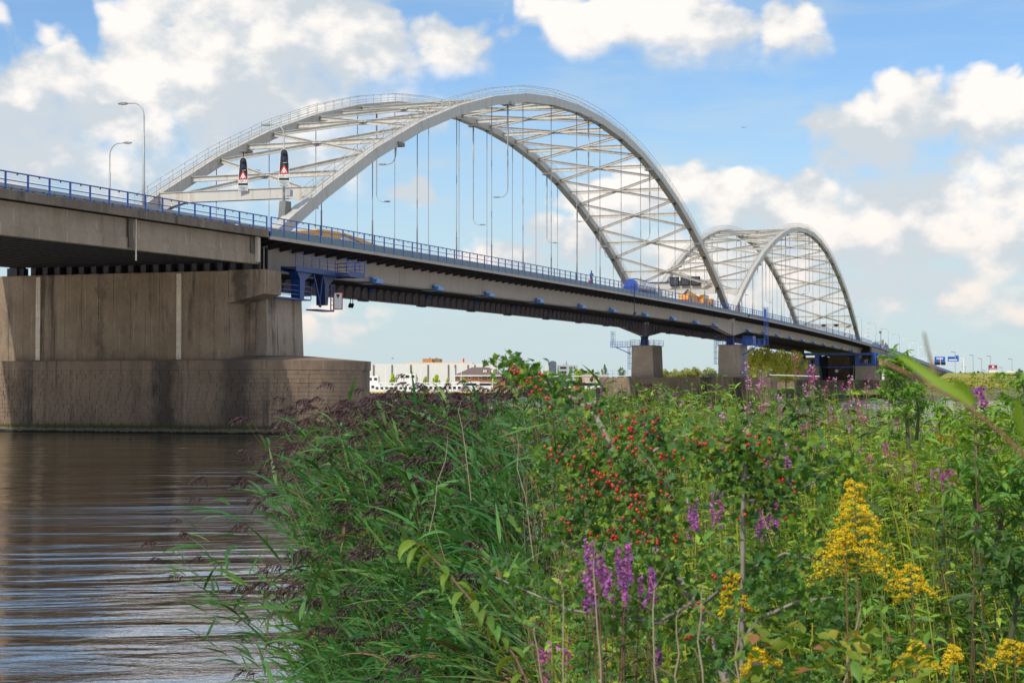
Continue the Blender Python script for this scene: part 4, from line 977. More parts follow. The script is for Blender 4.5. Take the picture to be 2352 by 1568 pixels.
ublock(MB(), d-1.2, d-1.0, s0-.6, s1+.6, ze-.25, ze+.1).build('gutter', M_white, bk)
for u in (1208, 1213, 1228, 1240): ublock(MB(), d+1.5, d+4, U(u, d), U(u+3.3, d), H(930, d), H(924, d)).build('dormer', M_white, bk)
for u in (1150, 1170, 1196, 1218, 1240):
    wn = ublock(MB(), d-.08, d-.01, U(u, d), U(u+8, d), H(947, d), H(941, d)).build('window', M_white, bk); ublock(MB(), d-.12, d-.085, U(u+1, d), U(u+7, d), H(946, d), H(942, d)).build('pane', M_glass, wn)
ublock(MB(), d-8, d-.5, U(1125, d), U(1200, d), 2, H(953, d)).build('low_annex', M_hall, bk)
d = 780; of = empty('office_building', L(d, U(1400, d), 2), 'pale grey office block with a rounded dark stair tower and window bands', 'office')
ublock(MB(), d, d+20, U(1396, d), U(1444, d), 2, H(912, d)).build('wall', M_off, of); ublock(MB(), d+2, d+20, U(1361, d), U(1376, d), 2, H(914, d)).build('side_wing', M_hall, of)
mb = MB(); pr = []; a0, a1 = U(1372, d), U(1391, d)
for k in range(9):
    t = math.pi*k/8; pr.append((L(d-1, (a0+a1)/2 + (a1-a0)/2*math.cos(t)), H(907, d) + (H(901.5, d)-H(907, d))*math.sin(t)))
pr += [(L(d-1, a0), 2), (L(d-1, a1), 2)]; n = len(pr); bk_ = FW*8
mb.add([(p.x, p.y, z) for p, z in pr] + [(p.x+bk_.x, p.y+bk_.y, z) for p, z in pr], [tuple(range(n)), tuple(range(2*n-1, n-1, -1))] + [(i, i+n, (i+1)%n+n, (i+1)%n) for i in range(n)]); mb.build('stair_tower', pm('slate_cladding', (.10, .13, .16), .5), of)
for v in (917.5, 928.5, 938):
    for (u0, u1) in ((1400, 1416), (1423, 1426), (1428, 1431), (1434, 1437)): ublock(MB(), d-.12, d-.02, U(u0, d), U(u1, d), H(v+4, d), H(v-1.5, d)).build('window', M_glass, of)
p = L(d+8, U(1414, d)); MB().ball((p.x, p.y, H(909, d)), 1.1, 1.1, 2.2).build('roof_dome', M_off, of, smooth=True)
d = 640; tw = empty('grey_block', L(d, U(1318, d), 2), 'small dark grey flat roofed block left of the rounded tree', 'building')
ublock(MB(), d+60, d+72, U(1298, d), U(1326, d), 2, H(902, d)).build('wall', M_lampd, tw); ublock(MB(), d+59.8, d+60, U(1302, d), U(1322, d), H(915, d), H(911, d)).build('window', M_glass, tw)
d = 560; sh = empty('storage_shed', L(d, U(1490, d), 2), 'low tan storage shed left of the middle pier plinth', 'shed')
ublock(MB(), d, d+20, U(1462, d), U(1520, d), 1.5, H(937, d)).build('wall', M_tan, sh); ublock(MB(), d-.6, d+20.5, U(1460.5, d), U(1521, d), H(937, d), H(935.5, d)).build('roof', M_white, sh)
for k, (u, dd, c) in enumerate(((1480, 540, M_white), (1455, 545, M_red), (1500, 552, M_white), (1430, 548, M_hall), (1180, 585, M_white), (1215, 580, M_hall))):
    s_ = U(u, dd); root = empty('parked_van', L(dd, s_, 1.8), f'{("white", "red", "white", "cream", "white", "cream")[k]} van parked on the far quay, {("before the tan shed", "left of the shed", "at the right end of the shed", "below the office block", "before the brick house", "right of the brick house door")[k]}', 'van')
    ublock(MB(), dd, dd+2, s_-2.4, s_+2.4, 2.0, 3.2).build('body', c, root, bevel=.15); ublock(MB(), dd+.1, dd+1.9, s_-2.2, s_+1.6, 3.2, 4.2).build('cabin', M_glass, root); ublock(MB(), dd+.1, dd+1.9, s_-2.1, s_+1.3, 4.2, 4.35).build('roof', c, root)
    for q in (-1.5, 1.5): pq = L(dd-.05, s_+q); MB().tube([(pq.x, pq.y, 2.05), (pq.x+FW.x*.2, pq.y+FW.y*.2, 2.05)], .35, 8).build('wheel', M_tyre, root)
# moored ships
M_hull = pm('ship_hull', (.03, .03, .05), .5); M_gunw = pm('yellow_trim', (.6, .36, .03), .5); M_cream = pm('ship_white', (.78, .76, .72), .4)
def ship(u, d, ln, label, houses):
    s_ = U(u, d); root = empty('barge', L(d, s_, 0), label, 'ship', 'working ships moored along the far quay')
    ps = [(s_-ln/2, d+1), (s_-ln/2+2, d-2), (s_+ln/2-3, d-2), (s_+ln/2, d+1), (s_+ln/2-3, d+4), (s_-ln/2+2, d+4)]
    W3 = [L(b_, a) for a, b_ in ps]; n = len(ps)
    MB().add([(p.x, p.y, -.4) for p in W3] + [(p.x, p.y, 1.5) for p in W3], [tuple(range(n))[::-1], tuple(range(n, 2*n))] + [(i, (i+1)%n, (i+1)%n+n, i+n) for i in range(n)]).build('hull', M_hull, root)
    mb = MB(); ublock(mb, d-2.1, d-2.0, s_-ln/2+2, s_+ln/2-3, 1.45, 1.65)
    for k in range(int(ln/1.1)): ublock(mb, d-2.3, d-2.1, s_-ln/2+2+k*1.1, s_-ln/2+2.5+k*1.1, 1.3, 1.75)
    mb.build('fender_row', M_gunw, root)
    for (a, b_, h0, h1, wins) in houses:
        hs = ublock(MB(), d-1.2, d+3.2, s_+a, s_+b_, h0, h1).build('deckhouse', M_cream, root, bevel=.08)
        if wins:
            n_ = max(1, int((b_-a)/1.3))
            for k in range(n_): ublock(MB(), d-1.27, d-1.21, s_+a+.25+k*(b_-a)/n_, s_+a+.25+(k+.6)*(b_-a)/n_, h1-1.2, h1-.45).build('window', M_glass, hs)
    mb = MB()
    for q in (ln*.3, -ln*.2): pq = L(d, s_+q); mb.tube([(pq.x, pq.y, 1.5), (pq.x, pq.y, 8.5)], .09, 5)
    p, q = L(d, s_-ln*.4), L(d, s_+ln*.35); mb.tube([(p.x, p.y, 4.2), (q.x, q.y, 4.2)], .1, 5); mb.build('mast', M_white, root)
    mb = MB(); ublock(mb, d-1.9, d-1.85, s_-ln/2+2, s_+ln/2-4, 2.3, 2.38)
    for k in range(int(ln/1.5)): ublock(mb, d-1.9, d-1.85, s_-ln/2+2+k*1.5, s_-ln/2+2.08+k*1.5, 1.5, 2.35)
    mb.build('railing', M_cream, root)
    pq = L(d-.5, s_+ln*.1); MB().tube([(pq.x, pq.y, 1.5), (pq.x, pq.y, 3.2)], .5, 10).build('red_drum', M_orange, root)
ship(925, 470, 24, 'ship with round white wheelhouse nearest the left pier', [(-8, 3, 1.5, 3.9, True), (-2, 2.5, 3.9, 6.1, True)])
ship(1000, 466, 20, 'ship with a tall square white wheelhouse and orange gear', [(-7, 5, 1.5, 3.5, True), (0, 4.5, 3.5, 6.8, True)])
ship(1085, 474, 26, 'long white ship before the yellow green trees', [(-11, 8, 1.5, 3.6, True), (-9, -5, 3.6, 5.5, True)])
ship(1175, 478, 22, 'low white boat moored before the brick house', [(-8, 6, 1.2, 2.9, True)])
# gantry with blue direction signs on the right
d = 900; gy = empty('sign_gantry', L(d, U(2380, d), 6), 'white motorway gantry with blue direction signs at the right', 'sign gantry')
ublock(MB(), d, d+.8, U(2290, d), U(2409, d), H(896.5, d), H(894.5, d)).build('beam', M_white, gy); ublock(MB(), d, d+.8, U(2290, d), U(2409, d), H(903, d), H(902, d)).build('beam', M_white, gy)
ublock(MB(), d-.2, d+1, U(2406.5, d), U(2410, d), 2, H(895, d)).build('post', M_white, gy)
M_sb = pm('sign_blue', (.005, .10, .52), .4)
ublock(MB(), d-.6, d-.3, U(2336, d), U(2362, d), H(904, d), H(891, d)).build('direction_sign', M_sb, gy); ublock(MB(), d-.6, d-.3, U(2335, d), U(2363, d), H(912, d), H(904.2, d)).build('lane_sign', M_black, gy)
sg2 = ublock(MB(), d-.6, d-.3, U(2369, d), U(2396, d), H(903, d), H(891, d)).build('direction_sign', M_sb, gy); ublock(MB(), d-.7, d-.62, U(2371, d), U(2392, d), H(901, d), H(897.5, d)).build('white_panel', M_white, sg2)
ublock(MB(), d-.6, d-.3, U(2386, d), U(2396, d), H(890.8, d), H(888, d)).build('exit_plate', M_sb, gy)
ublock(MB(), d-.7, d-.62, U(2346, d), U(2351, d), H(902, d), H(898.5, d)).build('red_panel', M_red, gy)
for v in (894, 897): ublock(MB(), d-.7, d-.62, U(2340, d), U(2357, d), H(v+.8, d), H(v-.8, d)).build('text_line', M_white, gy)
d = 820; bb_ = empty('billboard', L(d, U(2482, d), 4), 'tall maroon and white roadside advertising board', 'billboard')
ublock(MB(), d, d+1, U(2472, d), U(2493, d), H(924, d), H(912, d)).build('maroon_panel', pm('maroon', (.30, .015, .07), .5), bb_); ublock(MB(), d, d+1, U(2472, d), U(2493, d), H(931, d), H(924.2, d)).build('white_panel', M_white, bb_); ublock(MB(), d, d+1, U(2472, d), U(2485, d), H(946, d), H(939, d)).build('red_panel', pm('maroon', (.30, .015, .07), .5), bb_)
ublock(MB(), d-.15, d-.02, U(2480, d), U(2485, d), H(919, d), H(914, d)).build('round_emblem', M_white, bb_, bevel=.4); ublock(MB(), d-.15, d-.02, U(2474, d), U(2491, d), H(921.8, d), H(920.4, d)).build('lettering_band', M_white, bb_)
ublock(MB(), d, d+.6, U(2471, d), U(2472.4, d), 2, H(912, d)).build('post', M_lamp, bb_)
bb2 = empty('billboard', L(d, U(2525, d), 4), 'low white and blue advertising board at the far right', 'billboard'); ublock(MB(), d, d+1, U(2516, d), U(2536, d), H(932, d), H(926.5, d)).build('white_panel', M_white, bb2); ublock(MB(), d, d+1, U(2516, d), U(2536, d), H(937, d), H(932.2, d)).build('blue_panel', M_sb, bb2)
ublock(MB(), d, d+.5, U(2525, d), U(2526, d), 2, H(937, d)).build('post', M_lamp, bb2)
for k, (u, vt, dd) in enumerate(((2388, 880, 800), (2433, 888, 850), (2454, 896, 880), (2476, 890, 830), (2505, 918, 900), (2530, 897, 870), (2462, 925, 900), (2413, 916, 900))):
    p = L(dd, U(u, dd)); root = empty('lamp_post', (p.x, p.y, 4), f'slim distant motorway lamp, {ORD[k]} of those right of the ramp end', 'lamp post', 'distant motorway lamps'); zt = H(vt, dd)
    MB().tube([(p.x, p.y, 3), (p.x, p.y, zt)], .16, 5).build('pole', M_lamp, root); q = L(dd, U(u, dd)-2.0); MB().bar((p.x, p.y, zt), (q.x, q.y, zt+.1), .3, .25).build('lantern', M_lampd, root)
# embankment behind the ramp end
mb = MB(); v = []; n1_, n2_ = 40, 12
for i in range(n1_ + 1):
    for j in range(n2_ + 1):
        x = 300 + (1000 - 300)*i/n1_; t = j/n2_
        top = min(9.0, 4 + 8*max(0, min(1, (x-560)/180))); ytop = -5 - 55*t if x > 740 else -12 - 50*t
        if t < .3: z = top
        else: z = top - (top - 2.0)*min(1, (t-.3)/.5)**.8
        z *= min(1, max(0.25, (x - 296)/330)); v.append((x, -6 - 120*t if x > 560 else -8 - 110*t, max(z, 1.0) + .3*math.sin(i*1.3+j*2.1)*.5))
f = [(i*(n2_+1)+j, (i+1)*(n2_+1)+j, (i+1)*(n2_+1)+j+1, i*(n2_+1)+j+1) for i in range(n1_) for j in range(n2_)]
M_bank = pm('bank_grass', (.28, .27, .04), .9, var=.3, scale=.12, bump=.8, bscale=1.2)
mb.add(v, f).build('embankment', M_bank, kind='structure', fixn=False)
# ================================================================== vegetation
def vegmat(name, trans=.35, rough=.5, spec=.3):
    m, T, b, o = newmat(name); t = m.node_tree
    a = T.n('ShaderNodeAttribute', attribute_name='Col'); geo = T.n('ShaderNodeNewGeometry')
    n = T.noise(geo.outputs['Position'], 14, 3, .6)
    cc = T.v('SCALE', a.outputs['Color']); T.put(t.nodes[-1].inputs['Scale'], T.m('MULTIPLY_ADD', n, .7, .65))
    T.l(cc, b.inputs['Base Color']); b.inputs['Roughness'].default_value = rough; b.inputs['Specular IOR Level'].default_value = spec
    if trans:
        tr = t.nodes.new('ShaderNodeBsdfTranslucent'); T.l(T.v('MULTIPLY', cc, (1.5, 1.45, .6)), tr.inputs[0]); mx = t.nodes.new('ShaderNodeMixShader'); mx.inputs[0].default_value = trans
        T.l(b.outputs[0], mx.inputs[1]); T.l(tr.outputs[0], mx.inputs[2]); T.l(mx.outputs[0], o.inputs[0])
    return m
M_leaf = vegmat('leaf', .35); M_stem = vegmat('stem', 0, .7); M_petal = vegmat('petal', .3, .6, .2); M_far = vegmat('tree_leaf', .3, .7, .1)
class VG:                                    # gathers numpy geometry; one mesh per build
    def __init__(s): s.V = []; s.F = []; s.C = []; s.n = 0
    def put(s, V, F, C):                     # V (n,3)  F (m,4) with -1 for triangles  C (n,3)
        s.V.append(V); s.F.append(np.where(F >= 0, F + s.n, -1)); s.C.append(C); s.n += len(V)
    def build(s, name, mat_, parent=None, loc=None, **t):
        V = np.concatenate(s.V); F = np.concatenate(s.F); C = np.concatenate(s.C)
        off = np.array(wpos(parent)) if parent else np.array(loc if loc is not None else (0, 0, 0), float)
        V = V - off
        me = bpy.data.meshes.new(name); me.vertices.add(len(V)); me.vertices.foreach_set('co', V.astype(np.float32).ravel())
        tri = F[:, 3] < 0; cnt = np.where(tri, 3, 4); st = np.concatenate(([0], np.cumsum(cnt)[:-1])); idx = F.ravel()[F.ravel() >= 0]
        me.loops.add(len(idx)); me.loops.foreach_set('vertex_index', idx.astype(np.int32)); me.polygons.add(len(F)); me.polygons.foreach_set('loop_start', st.astype(np.int32))
        me.update(calc_edges=True); me.polygons.foreach_set('use_smooth', [True]*len(F))
        ca = me.color_attributes.new('Col', 'FLOAT_COLOR', 'POINT'); ca.data.foreach_set('color', np.concatenate([C, np.ones((len(C), 1))], 1).astype(np.float32).ravel())
        me.materials.append(mat_); o_ = bpy.data.objects.new(name, me); col.objects.link(o_)
        if parent: o_.parent = parent
        else: o_.location = off
        return tag(o_, t.get('label'), t.get('cat'), t.get('group'), t.get('kind'))
def unit(a): return a / np.maximum(np.linalg.norm(a, axis=-1, keepdims=True), 1e-9)
def blades(P, az, pitch, Ln, Wd, droop, c, seg=5, tip=.02, fat=.35, roll=None, fold=False):
    """curved leaf ribbons. P (n,3); az, pitch radians; droop = total loss of pitch along the leaf"""
    n = len(P); az = np.broadcast_to(az, n); pitch = np.broadcast_to(pitch, n); Ln = np.broadcast_to(Ln, n); Wd = np.broadcast_to(Wd, n); droop = np.broadcast_to(droop, n)
    h = np.stack([np.cos(az), np.sin(az), np.zeros(n)], 1); sd_ = np.stack([-np.sin(az), np.cos(az), np.zeros(n)], 1)
    if roll is None: roll = rng.normal(0, .5, n)
    pts = [P]; ph = []
    for k in range(seg):
        a = pitch - droop*(k+.5)/seg; ph.append(a); st = Ln/seg
        pts.append(pts[-1] + (h*np.cos(a)[:, None] + np.array([0, 0, 1.])*np.sin(a)[:, None])*st[:, None])
    cols = 3 if fold else 2; V = []; C = []
    for k in range(seg+1):
        t = k/seg; w_ = Wd*(((t+.02)/fat)**.6 if t < fat else max(tip, (1-(t-fat)/(1-fat))**.85))
        a = pitch - droop*t; up = -h*np.sin(a)[:, None] + np.array([0, 0, 1.])*np.cos(a)[:, None]
        sv_ = sd_*np.cos(roll)[:, None] + up*np.sin(roll)[:, None]; nv_ = up*np.cos(roll)[:, None] - sd_*np.sin(roll)[:, None]
        V.append(pts[k] - sv_*w_[:, None]/2)
        if fold: V.append(pts[k] - nv_*(w_*.22)[:, None])
        V.append(pts[k] + sv_*w_[:, None]/2)
        for _ in range(cols): C.append(c)
    V = np.stack(V, 1).reshape(-1, 3); C = np.stack(C, 1).reshape(-1, 3); m_ = cols*(seg+1)
    f = np.array([(k*cols+j, k*cols+j+1, (k+1)*cols+j+1, (k+1)*cols+j) for k in range(seg) for j in range(cols-1)])
    return V, (np.arange(n)[:, None, None]*m_ + f[None]).reshape(-1, 4), C
def curve_at(B, Hh, az, lean, t):             # plant stems: base B, height H, leaning towards az by lean*H at the tip (quadratic)
    h = np.stack([np.cos(az), np.sin(az), np.zeros(len(B))], 1)
    return B + np.array([0, 0, 1.])*(Hh*t*(1 - .18*lean*t))[:, None] + h*(Hh*lean*t**1.8)[:, None]
def stalks(B, Hh, az, lean, r, c, seg=5, top=1.0):
    V = []; n = len(B); r = np.broadcast_to(r, n)
    for k in range(seg+1):
        t = np.full(n, k/seg*top); p = curve_at(B, Hh, az, lean, t); rr = r*(1 - .65*k/seg)
        for q in range(3): V.append(p + np.stack([np.cos(2.1*q)*rr, np.sin(2.1*q)*rr, np.zeros(n)], 1))
    m_ = 3*(seg+1); V = np.stack(V, 1).reshape(-1, 3); C = np.repeat(c, m_, 0)
    f = np.array([(k*3+j, k*3+(j+1) % 3, (k+1)*3+(j+1) % 3, (k+1)*3+j) for k in range(seg) for j in range(3)])
    return V, (np.arange(n)[:, None, None]*m_ + f[None]).reshape(-1, 4), C
def tubes_np(vg, pts, r, c, n=6):
    mb = MB().tube(pts, r, n); V = np.array(mb.v); F = [f for f in mb.f if len(f) == 4]; vg.put(V, np.array(F), np.tile(c, (len(V), 1)))
def dots(P, r, c):                            # small octahedra (berries, florets)
    n = len(P); r = np.broadcast_to(r, n); o_ = np.array([(1,0,0),(-1,0,0),(0,1,0),(0,-1,0),(0,0,1),(0,0,-1)], float)
    V = (P[:, None] + o_[None]*r[:, None, None]).reshape(-1, 3); f = np.array([(0,2,4,-1),(2,1,4,-1),(1,3,4,-1),(3,0,4,-1),(2,0,5,-1),(1,2,5,-1),(3,1,5,-1),(0,3,5,-1)])
    F = np.arange(n)[:, None, None]*6 + f[None]; F = np.where(f[None] < 0, -1, F).reshape(-1, 4); return V, F, np.repeat(c, 6, 0)
def flakes(P, size, c, nrm=None, asp=1.0):     # free facing quads
    n = len(P); a = unit(rng.normal(size=(n, 3))); b_ = unit(np.cross(a, rng.normal(size=(n, 3)))); s_ = np.broadcast_to(size, n)[:, None]/2
    V = np.stack([P - a*s_ , P + b_*s_*asp, P + a*s_, P - b_*s_*asp], 1).reshape(-1, 3)
    return V, (np.arange(n)[:, None]*4 + np.arange(4)[None]), np.repeat(c, 4, 0)
def colr(base, n, v=.18, hue=.10):
    base = np.array(base); k = rng.normal(1, v, n)[:, None]; t = rng.normal(0, hue, (n, 1))
    return np.clip(base*k*np.concatenate([1+t*1.6, 1+t*.3, 1-t*.5], 1), .002, 1)
def locs(d, s, z):
    return np.stack([CAM.x + FW.x*d + RT.x*s, CAM.y + FW.y*d + RT.y*s, z], 1)
LEFT = math.atan2(-RT.y, -RT.x)               # the wind pushes everything to the left
# ---------------- the near bank
def terr(d, s):
    d = np.asarray(d, float); s = np.asarray(s, float)
    edge = -2.5 + .25*np.sin(d*.6) + .15*np.sin(d*1.7)
    t = np.clip((s - edge)/4.0, 0, 1); bank = -.5 + 3.0*(t*t*(3-2*t))
    bank = np.where(d < 9, np.maximum(bank, 2.65 - np.clip((d-3), 0, 10)*.30), bank)
    bank = np.where(d < 2.5, 2.65, bank)
    fall = np.clip((d - 24)/16, 0, 1); out_ = bank*(1-fall) + -.6*fall
    out_ = np.where(s < -3.8, -.6, out_)
    return np.where((d < 6) & (s > -3.6), np.maximum(out_, 2.65 - np.clip(d-3, 0, 9)*.3), out_)
dd_ = np.concatenate([np.linspace(-30, 2, 8), np.linspace(3, 42, 60)]); ss_ = np.concatenate([np.linspace(-6, 8, 60), np.linspace(9, 200, 14)])
V = []; 
for a in dd_:
    zz = terr(np.full(len(ss_), a), ss_); V.append(locs(np.full(len(ss_), a), ss_, zz))
V = np.concatenate(V); ns = len(ss_); F = np.array([(i*ns+j, (i+1)*ns+j, (i+1)*ns+j+1, i*ns+j+1) for i in range(len(dd_)-1) for j in range(ns-1)])
MB().add(V.tolist(), F.tolist()).build('river_bank', pm('dark_soil', (.035, .028, .018), .95, var=.3, scale=4, bump=.6), kind='structure', fixn=False)

REED = (.050, .165, .040); REED2 = (.10, .245, .060); DRY = (.30, .23, .12); PLUME = (.060, .030, .034)
def reeds(n, d, s, z, h, leafy, vgl, vgs, vgp, lean_mu=.32, plume=.6, plume_c=PLUME, dry=.12, t0=.38):
    B = locs(d, s, z); az = LEFT + rng.normal(0, .45, n); lean = np.clip(rng.normal(lean_mu, .12, n), .05, .7)
    isd = rng.random(n) < dry; cs = np.where(isd[:, None], colr(DRY, n), colr((.13, .14, .05), n))
    vgs.put(*stalks(B, h, az, lean, .0055, cs, 6))
    nl = leafy
    for k in range(nl):
        t = t0 + (.96 - t0)*(k + rng.random(n)*.7)/nl; p = curve_at(B, h, az, lean, t)
        la = np.where(rng.random(n) < .75, LEFT + rng.normal(0, .8, n), rng.uniform(0, 2*np.pi, n)); ok = ~isd | (rng.random(n) < .15)
        L_ = rng.uniform(.38, .80, n)*(1 - .25*t); c = colr(REED, n, .22); c2 = colr(REED2, n, .2); c = np.where((rng.random(n) < .35)[:, None], c2, c); c = np.where((isd | (rng.random(n) < .02))[:, None], colr((.22, .15, .08), n), c)
        v_, f_, c_ = blades(p[ok], la[ok], rng.normal(.62, .32, n)[ok], L_[ok], rng.uniform(.026, .052, n)[ok], rng.uniform(.15, 1.35, n)[ok], c[ok], 5, fat=.28, fold=False); vgl.put(v_, f_, c_)
    ip = np.where((rng.random(n) < plume) & ~isd)[0]; m_ = len(ip)
    if m_:
        top = curve_at(B[ip], h[ip], az[ip], lean[ip], np.ones(m_)); pa = az[ip]; hv = np.stack([np.cos(pa), np.sin(pa), np.zeros(m_)], 1)
        for k in range(34):
            t = k/34; base = top + hv*(.20*t)[..., None] if False else top + hv*(.20*t) + np.array([0, 0, 1.])*(.06*math.sin(t*2.2) - .10*t*t)
            pc = colr(plume_c, m_, .25)
            v_, f_, c_ = blades(base, pa + rng.normal(0, .5, m_), rng.normal(-.15, .35, m_), rng.uniform(.06, .13, m_)*(1.1-.5*t), .012, rng.uniform(.6, 1.6, m_), pc, 3, fat=.5, roll=rng.uniform(0, 3.1, m_)); vgp.put(v_, f_, c_)
def Zt(d, s): return terr(d, s)
vl, vs_, vp = VG(), VG(), VG()
RB = empty('reed_bed', L(20, -1.5, 0), 'broad green reed bed with dark plumes leaning left over the water', 'reeds', kind='stuff')
def reedzone(n, d0, d1, s0, s1, h0, h1, **k):
    d = rng.uniform(d0, d1, n); s = rng.uniform(s0, s1, n) if not callable(s1) else s0(d) + (s1(d)-s0(d))*rng.random(n); z = np.maximum(Zt(d, s), -.3); h = np.minimum(rng.uniform(h0, h1, n), 4.05 + rng.normal(.05, .14, n) - z); reeds(n, d, s, z, np.maximum(h, .5), k.pop('leafy', 11), vl, vs_, vp, **k)
reedzone(420, 19, 26, -1.95, -.6, 3.3, 4.3, leafy=13, dry=.04, t0=.2, lean_mu=.2); reedzone(420, 16, 22, -1.65, .1, 2.7, 3.7, leafy=11, dry=.05, t0=.25, lean_mu=.24); reedzone(300, 13.5, 18, -1.3, .4, 1.8, 2.6, leafy=10, dry=.05, lean_mu=.26); reedzone(280, 22, 29, -1.9, 1.2, 3.0, 4.2, leafy=10, lean_mu=.22)
reedzone(260, 11.5, 14.5, -.8, .4, 1.1, 1.7, plume=.2, leafy=9); reedzone(240, 24, 30, .5, 3.5, 1.9, 2.6, leafy=8, plume=.8); reedzone(120, 17, 24, 0, 2.2, 1.1, 1.6, leafy=8, dry=.2)
reedzone(30, 19, 24, -2.3, -1.9, 1.7, 2.3, lean_mu=.35, plume=.9)
# low leafy skirt filling the front of the bed
for (n, d0, d1, s0, s1, h0, h1) in ((400, 14, 22, -1.6, .1, .7, 1.7), (300, 18, 24, -1.95, -1.1, .8, 1.8), (260, 11, 14, -.9, .4, .5, 1.3)):
    d = rng.uniform(d0, d1, n); s = rng.uniform(s0, s1, n); z = np.maximum(Zt(d, s), -.1); reeds(n, d, s, z, rng.uniform(h0, h1, n), 9, vl, vs_, vp, plume=0, lean_mu=.25)
# dead standing stalks and litter
n = 330; d = rng.uniform(11, 20, n); s = rng.uniform(-1.2, 1.6, n); z = np.maximum(Zt(d, s), -.2)
vs_.put(*stalks(locs(d, s, z), np.clip(rng.uniform(1.2, 2.5, n), .3, np.maximum(.4, 4.1 - z)), rng.uniform(0, 6.3, n), rng.uniform(.02, .35, n), .004, colr((.26, .19, .10), n), 4))
vl.build('reed_leaves', M_leaf, RB, kind='stuff'); vs_.build('reed_stalks', M_stem, RB, kind='stuff'); vp.build('reed_plumes', M_stem, RB, kind='stuff')
# individually visible reeds at the water's edge
RL_ = [(21.5, -3.0, 2.5, .55, 1), (22, -3.15, 2.2, .62, 1), (22.5, -2.9, 2.7, .5, 1), (21, -2.8, 2.6, .5, 1), (20.5, -2.7, 2.3, .6, 1), (23.5, -3.0, 2.9, .45, 1), (19.5, -2.6, 2.0, .8, 0), (24.5, -3.0, 3.0, .4, 1), (25, -2.8, 3.3, .4, 1), (26, -2.6, 3.5, .38, 1), (20, -2.8, 1.6, .7, 0), (27, -2.5, 3.6, .35, 1), (28, -2.3, 3.8, .35, 1), (23, -3.2, 1.9, .6, 1)]
RL_.sort(key=lambda r: (r[1] - r[2]*r[3]*.8)/r[0])
for oi, (d, s, h, ln, pl) in enumerate(RL_):
    root = empty('reed', L(d, s, 0), f'{ORD[oi]} from the left of the single reeds arching over the water', 'reed', 'reeds arching over the water'); a, b_, c_ = VG(), VG(), VG()
    st = rng.bit_generator.state
    reeds(1, np.array([d]), np.array([s]), np.array([0.]), np.array([h]), 12, a, b_, c_, lean_mu=ln, plume=2 if pl else 0, dry=-1)
    a.build('leaf_blades', M_leaf, root, kind='stuff'); b_.build('stalk', M_stem, root)
    if pl: c_.build('plume', M_stem, root)

# ---------------- herb layer
GR = [(.13, .26, .030), (.09, .20, .030), (.20, .33, .035), (.065, .16, .04), (.26, .34, .04), (.11, .21, .05)]
def herbs(n, d, s, z, h, vg, vst, kind=0, lf=(.06, .12), nl=14, wr=.32, dens=1.0, cset=None, lean=.18):
    B = locs(d, s, z); az = LEFT + rng.normal(0, 1.0, n); ln = np.abs(rng.normal(lean, .1, n))
    ci = rng.integers(0, len(GR), n) if cset is None else np.array(cset)[rng.integers(0, len(cset), n)]; base = np.array(GR)[ci]
    vst.put(*stalks(B, h, az, ln, .0045, base*np.array([1.4, .9, .8])*rng.uniform(.7, 1.3, (n, 1)), 4))
    for k in range(nl):
        t = np.clip(.15 + .85*(k + rng.random(n)*.8)/nl, 0, 1); p = curve_at(B, h, az, ln, t); a0 = rng.uniform(0, 6.28, n)
        for q in (0, np.pi):
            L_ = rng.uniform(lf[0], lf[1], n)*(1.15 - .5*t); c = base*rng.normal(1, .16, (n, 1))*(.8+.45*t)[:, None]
            vg.put(*blades(p, a0 + q + rng.normal(0, .3, n), rng.normal(.45, .3, n), L_, L_*wr*rng.uniform(.8, 1.2, n), rng.uniform(.3, 1.5, n), np.clip(c, .01, 1), 3 if lf[1] < .13 else 4, fat=.4, fold=lf[1] > .1))
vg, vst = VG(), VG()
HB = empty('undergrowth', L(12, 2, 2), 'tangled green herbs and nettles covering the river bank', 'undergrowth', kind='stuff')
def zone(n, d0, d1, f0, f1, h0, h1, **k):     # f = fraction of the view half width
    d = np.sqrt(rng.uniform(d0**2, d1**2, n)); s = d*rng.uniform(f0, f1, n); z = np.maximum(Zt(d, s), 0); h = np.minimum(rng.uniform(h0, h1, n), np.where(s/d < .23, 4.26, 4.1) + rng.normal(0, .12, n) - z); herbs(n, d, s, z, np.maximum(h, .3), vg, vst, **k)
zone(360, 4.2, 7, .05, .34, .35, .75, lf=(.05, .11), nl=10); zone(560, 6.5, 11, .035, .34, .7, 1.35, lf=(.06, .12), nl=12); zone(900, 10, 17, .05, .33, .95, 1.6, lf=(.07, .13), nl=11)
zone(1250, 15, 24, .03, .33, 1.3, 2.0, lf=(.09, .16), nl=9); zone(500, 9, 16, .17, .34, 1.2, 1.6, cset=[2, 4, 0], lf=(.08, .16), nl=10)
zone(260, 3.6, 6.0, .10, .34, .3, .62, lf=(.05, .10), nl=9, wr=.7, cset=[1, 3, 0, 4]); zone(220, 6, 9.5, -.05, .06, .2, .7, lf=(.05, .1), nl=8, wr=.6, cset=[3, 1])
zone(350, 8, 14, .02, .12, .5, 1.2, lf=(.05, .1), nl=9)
vg.build('herb_leaves', M_leaf, HB, kind='stuff'); vst.build('herb_stems', M_stem, HB, kind='stuff')
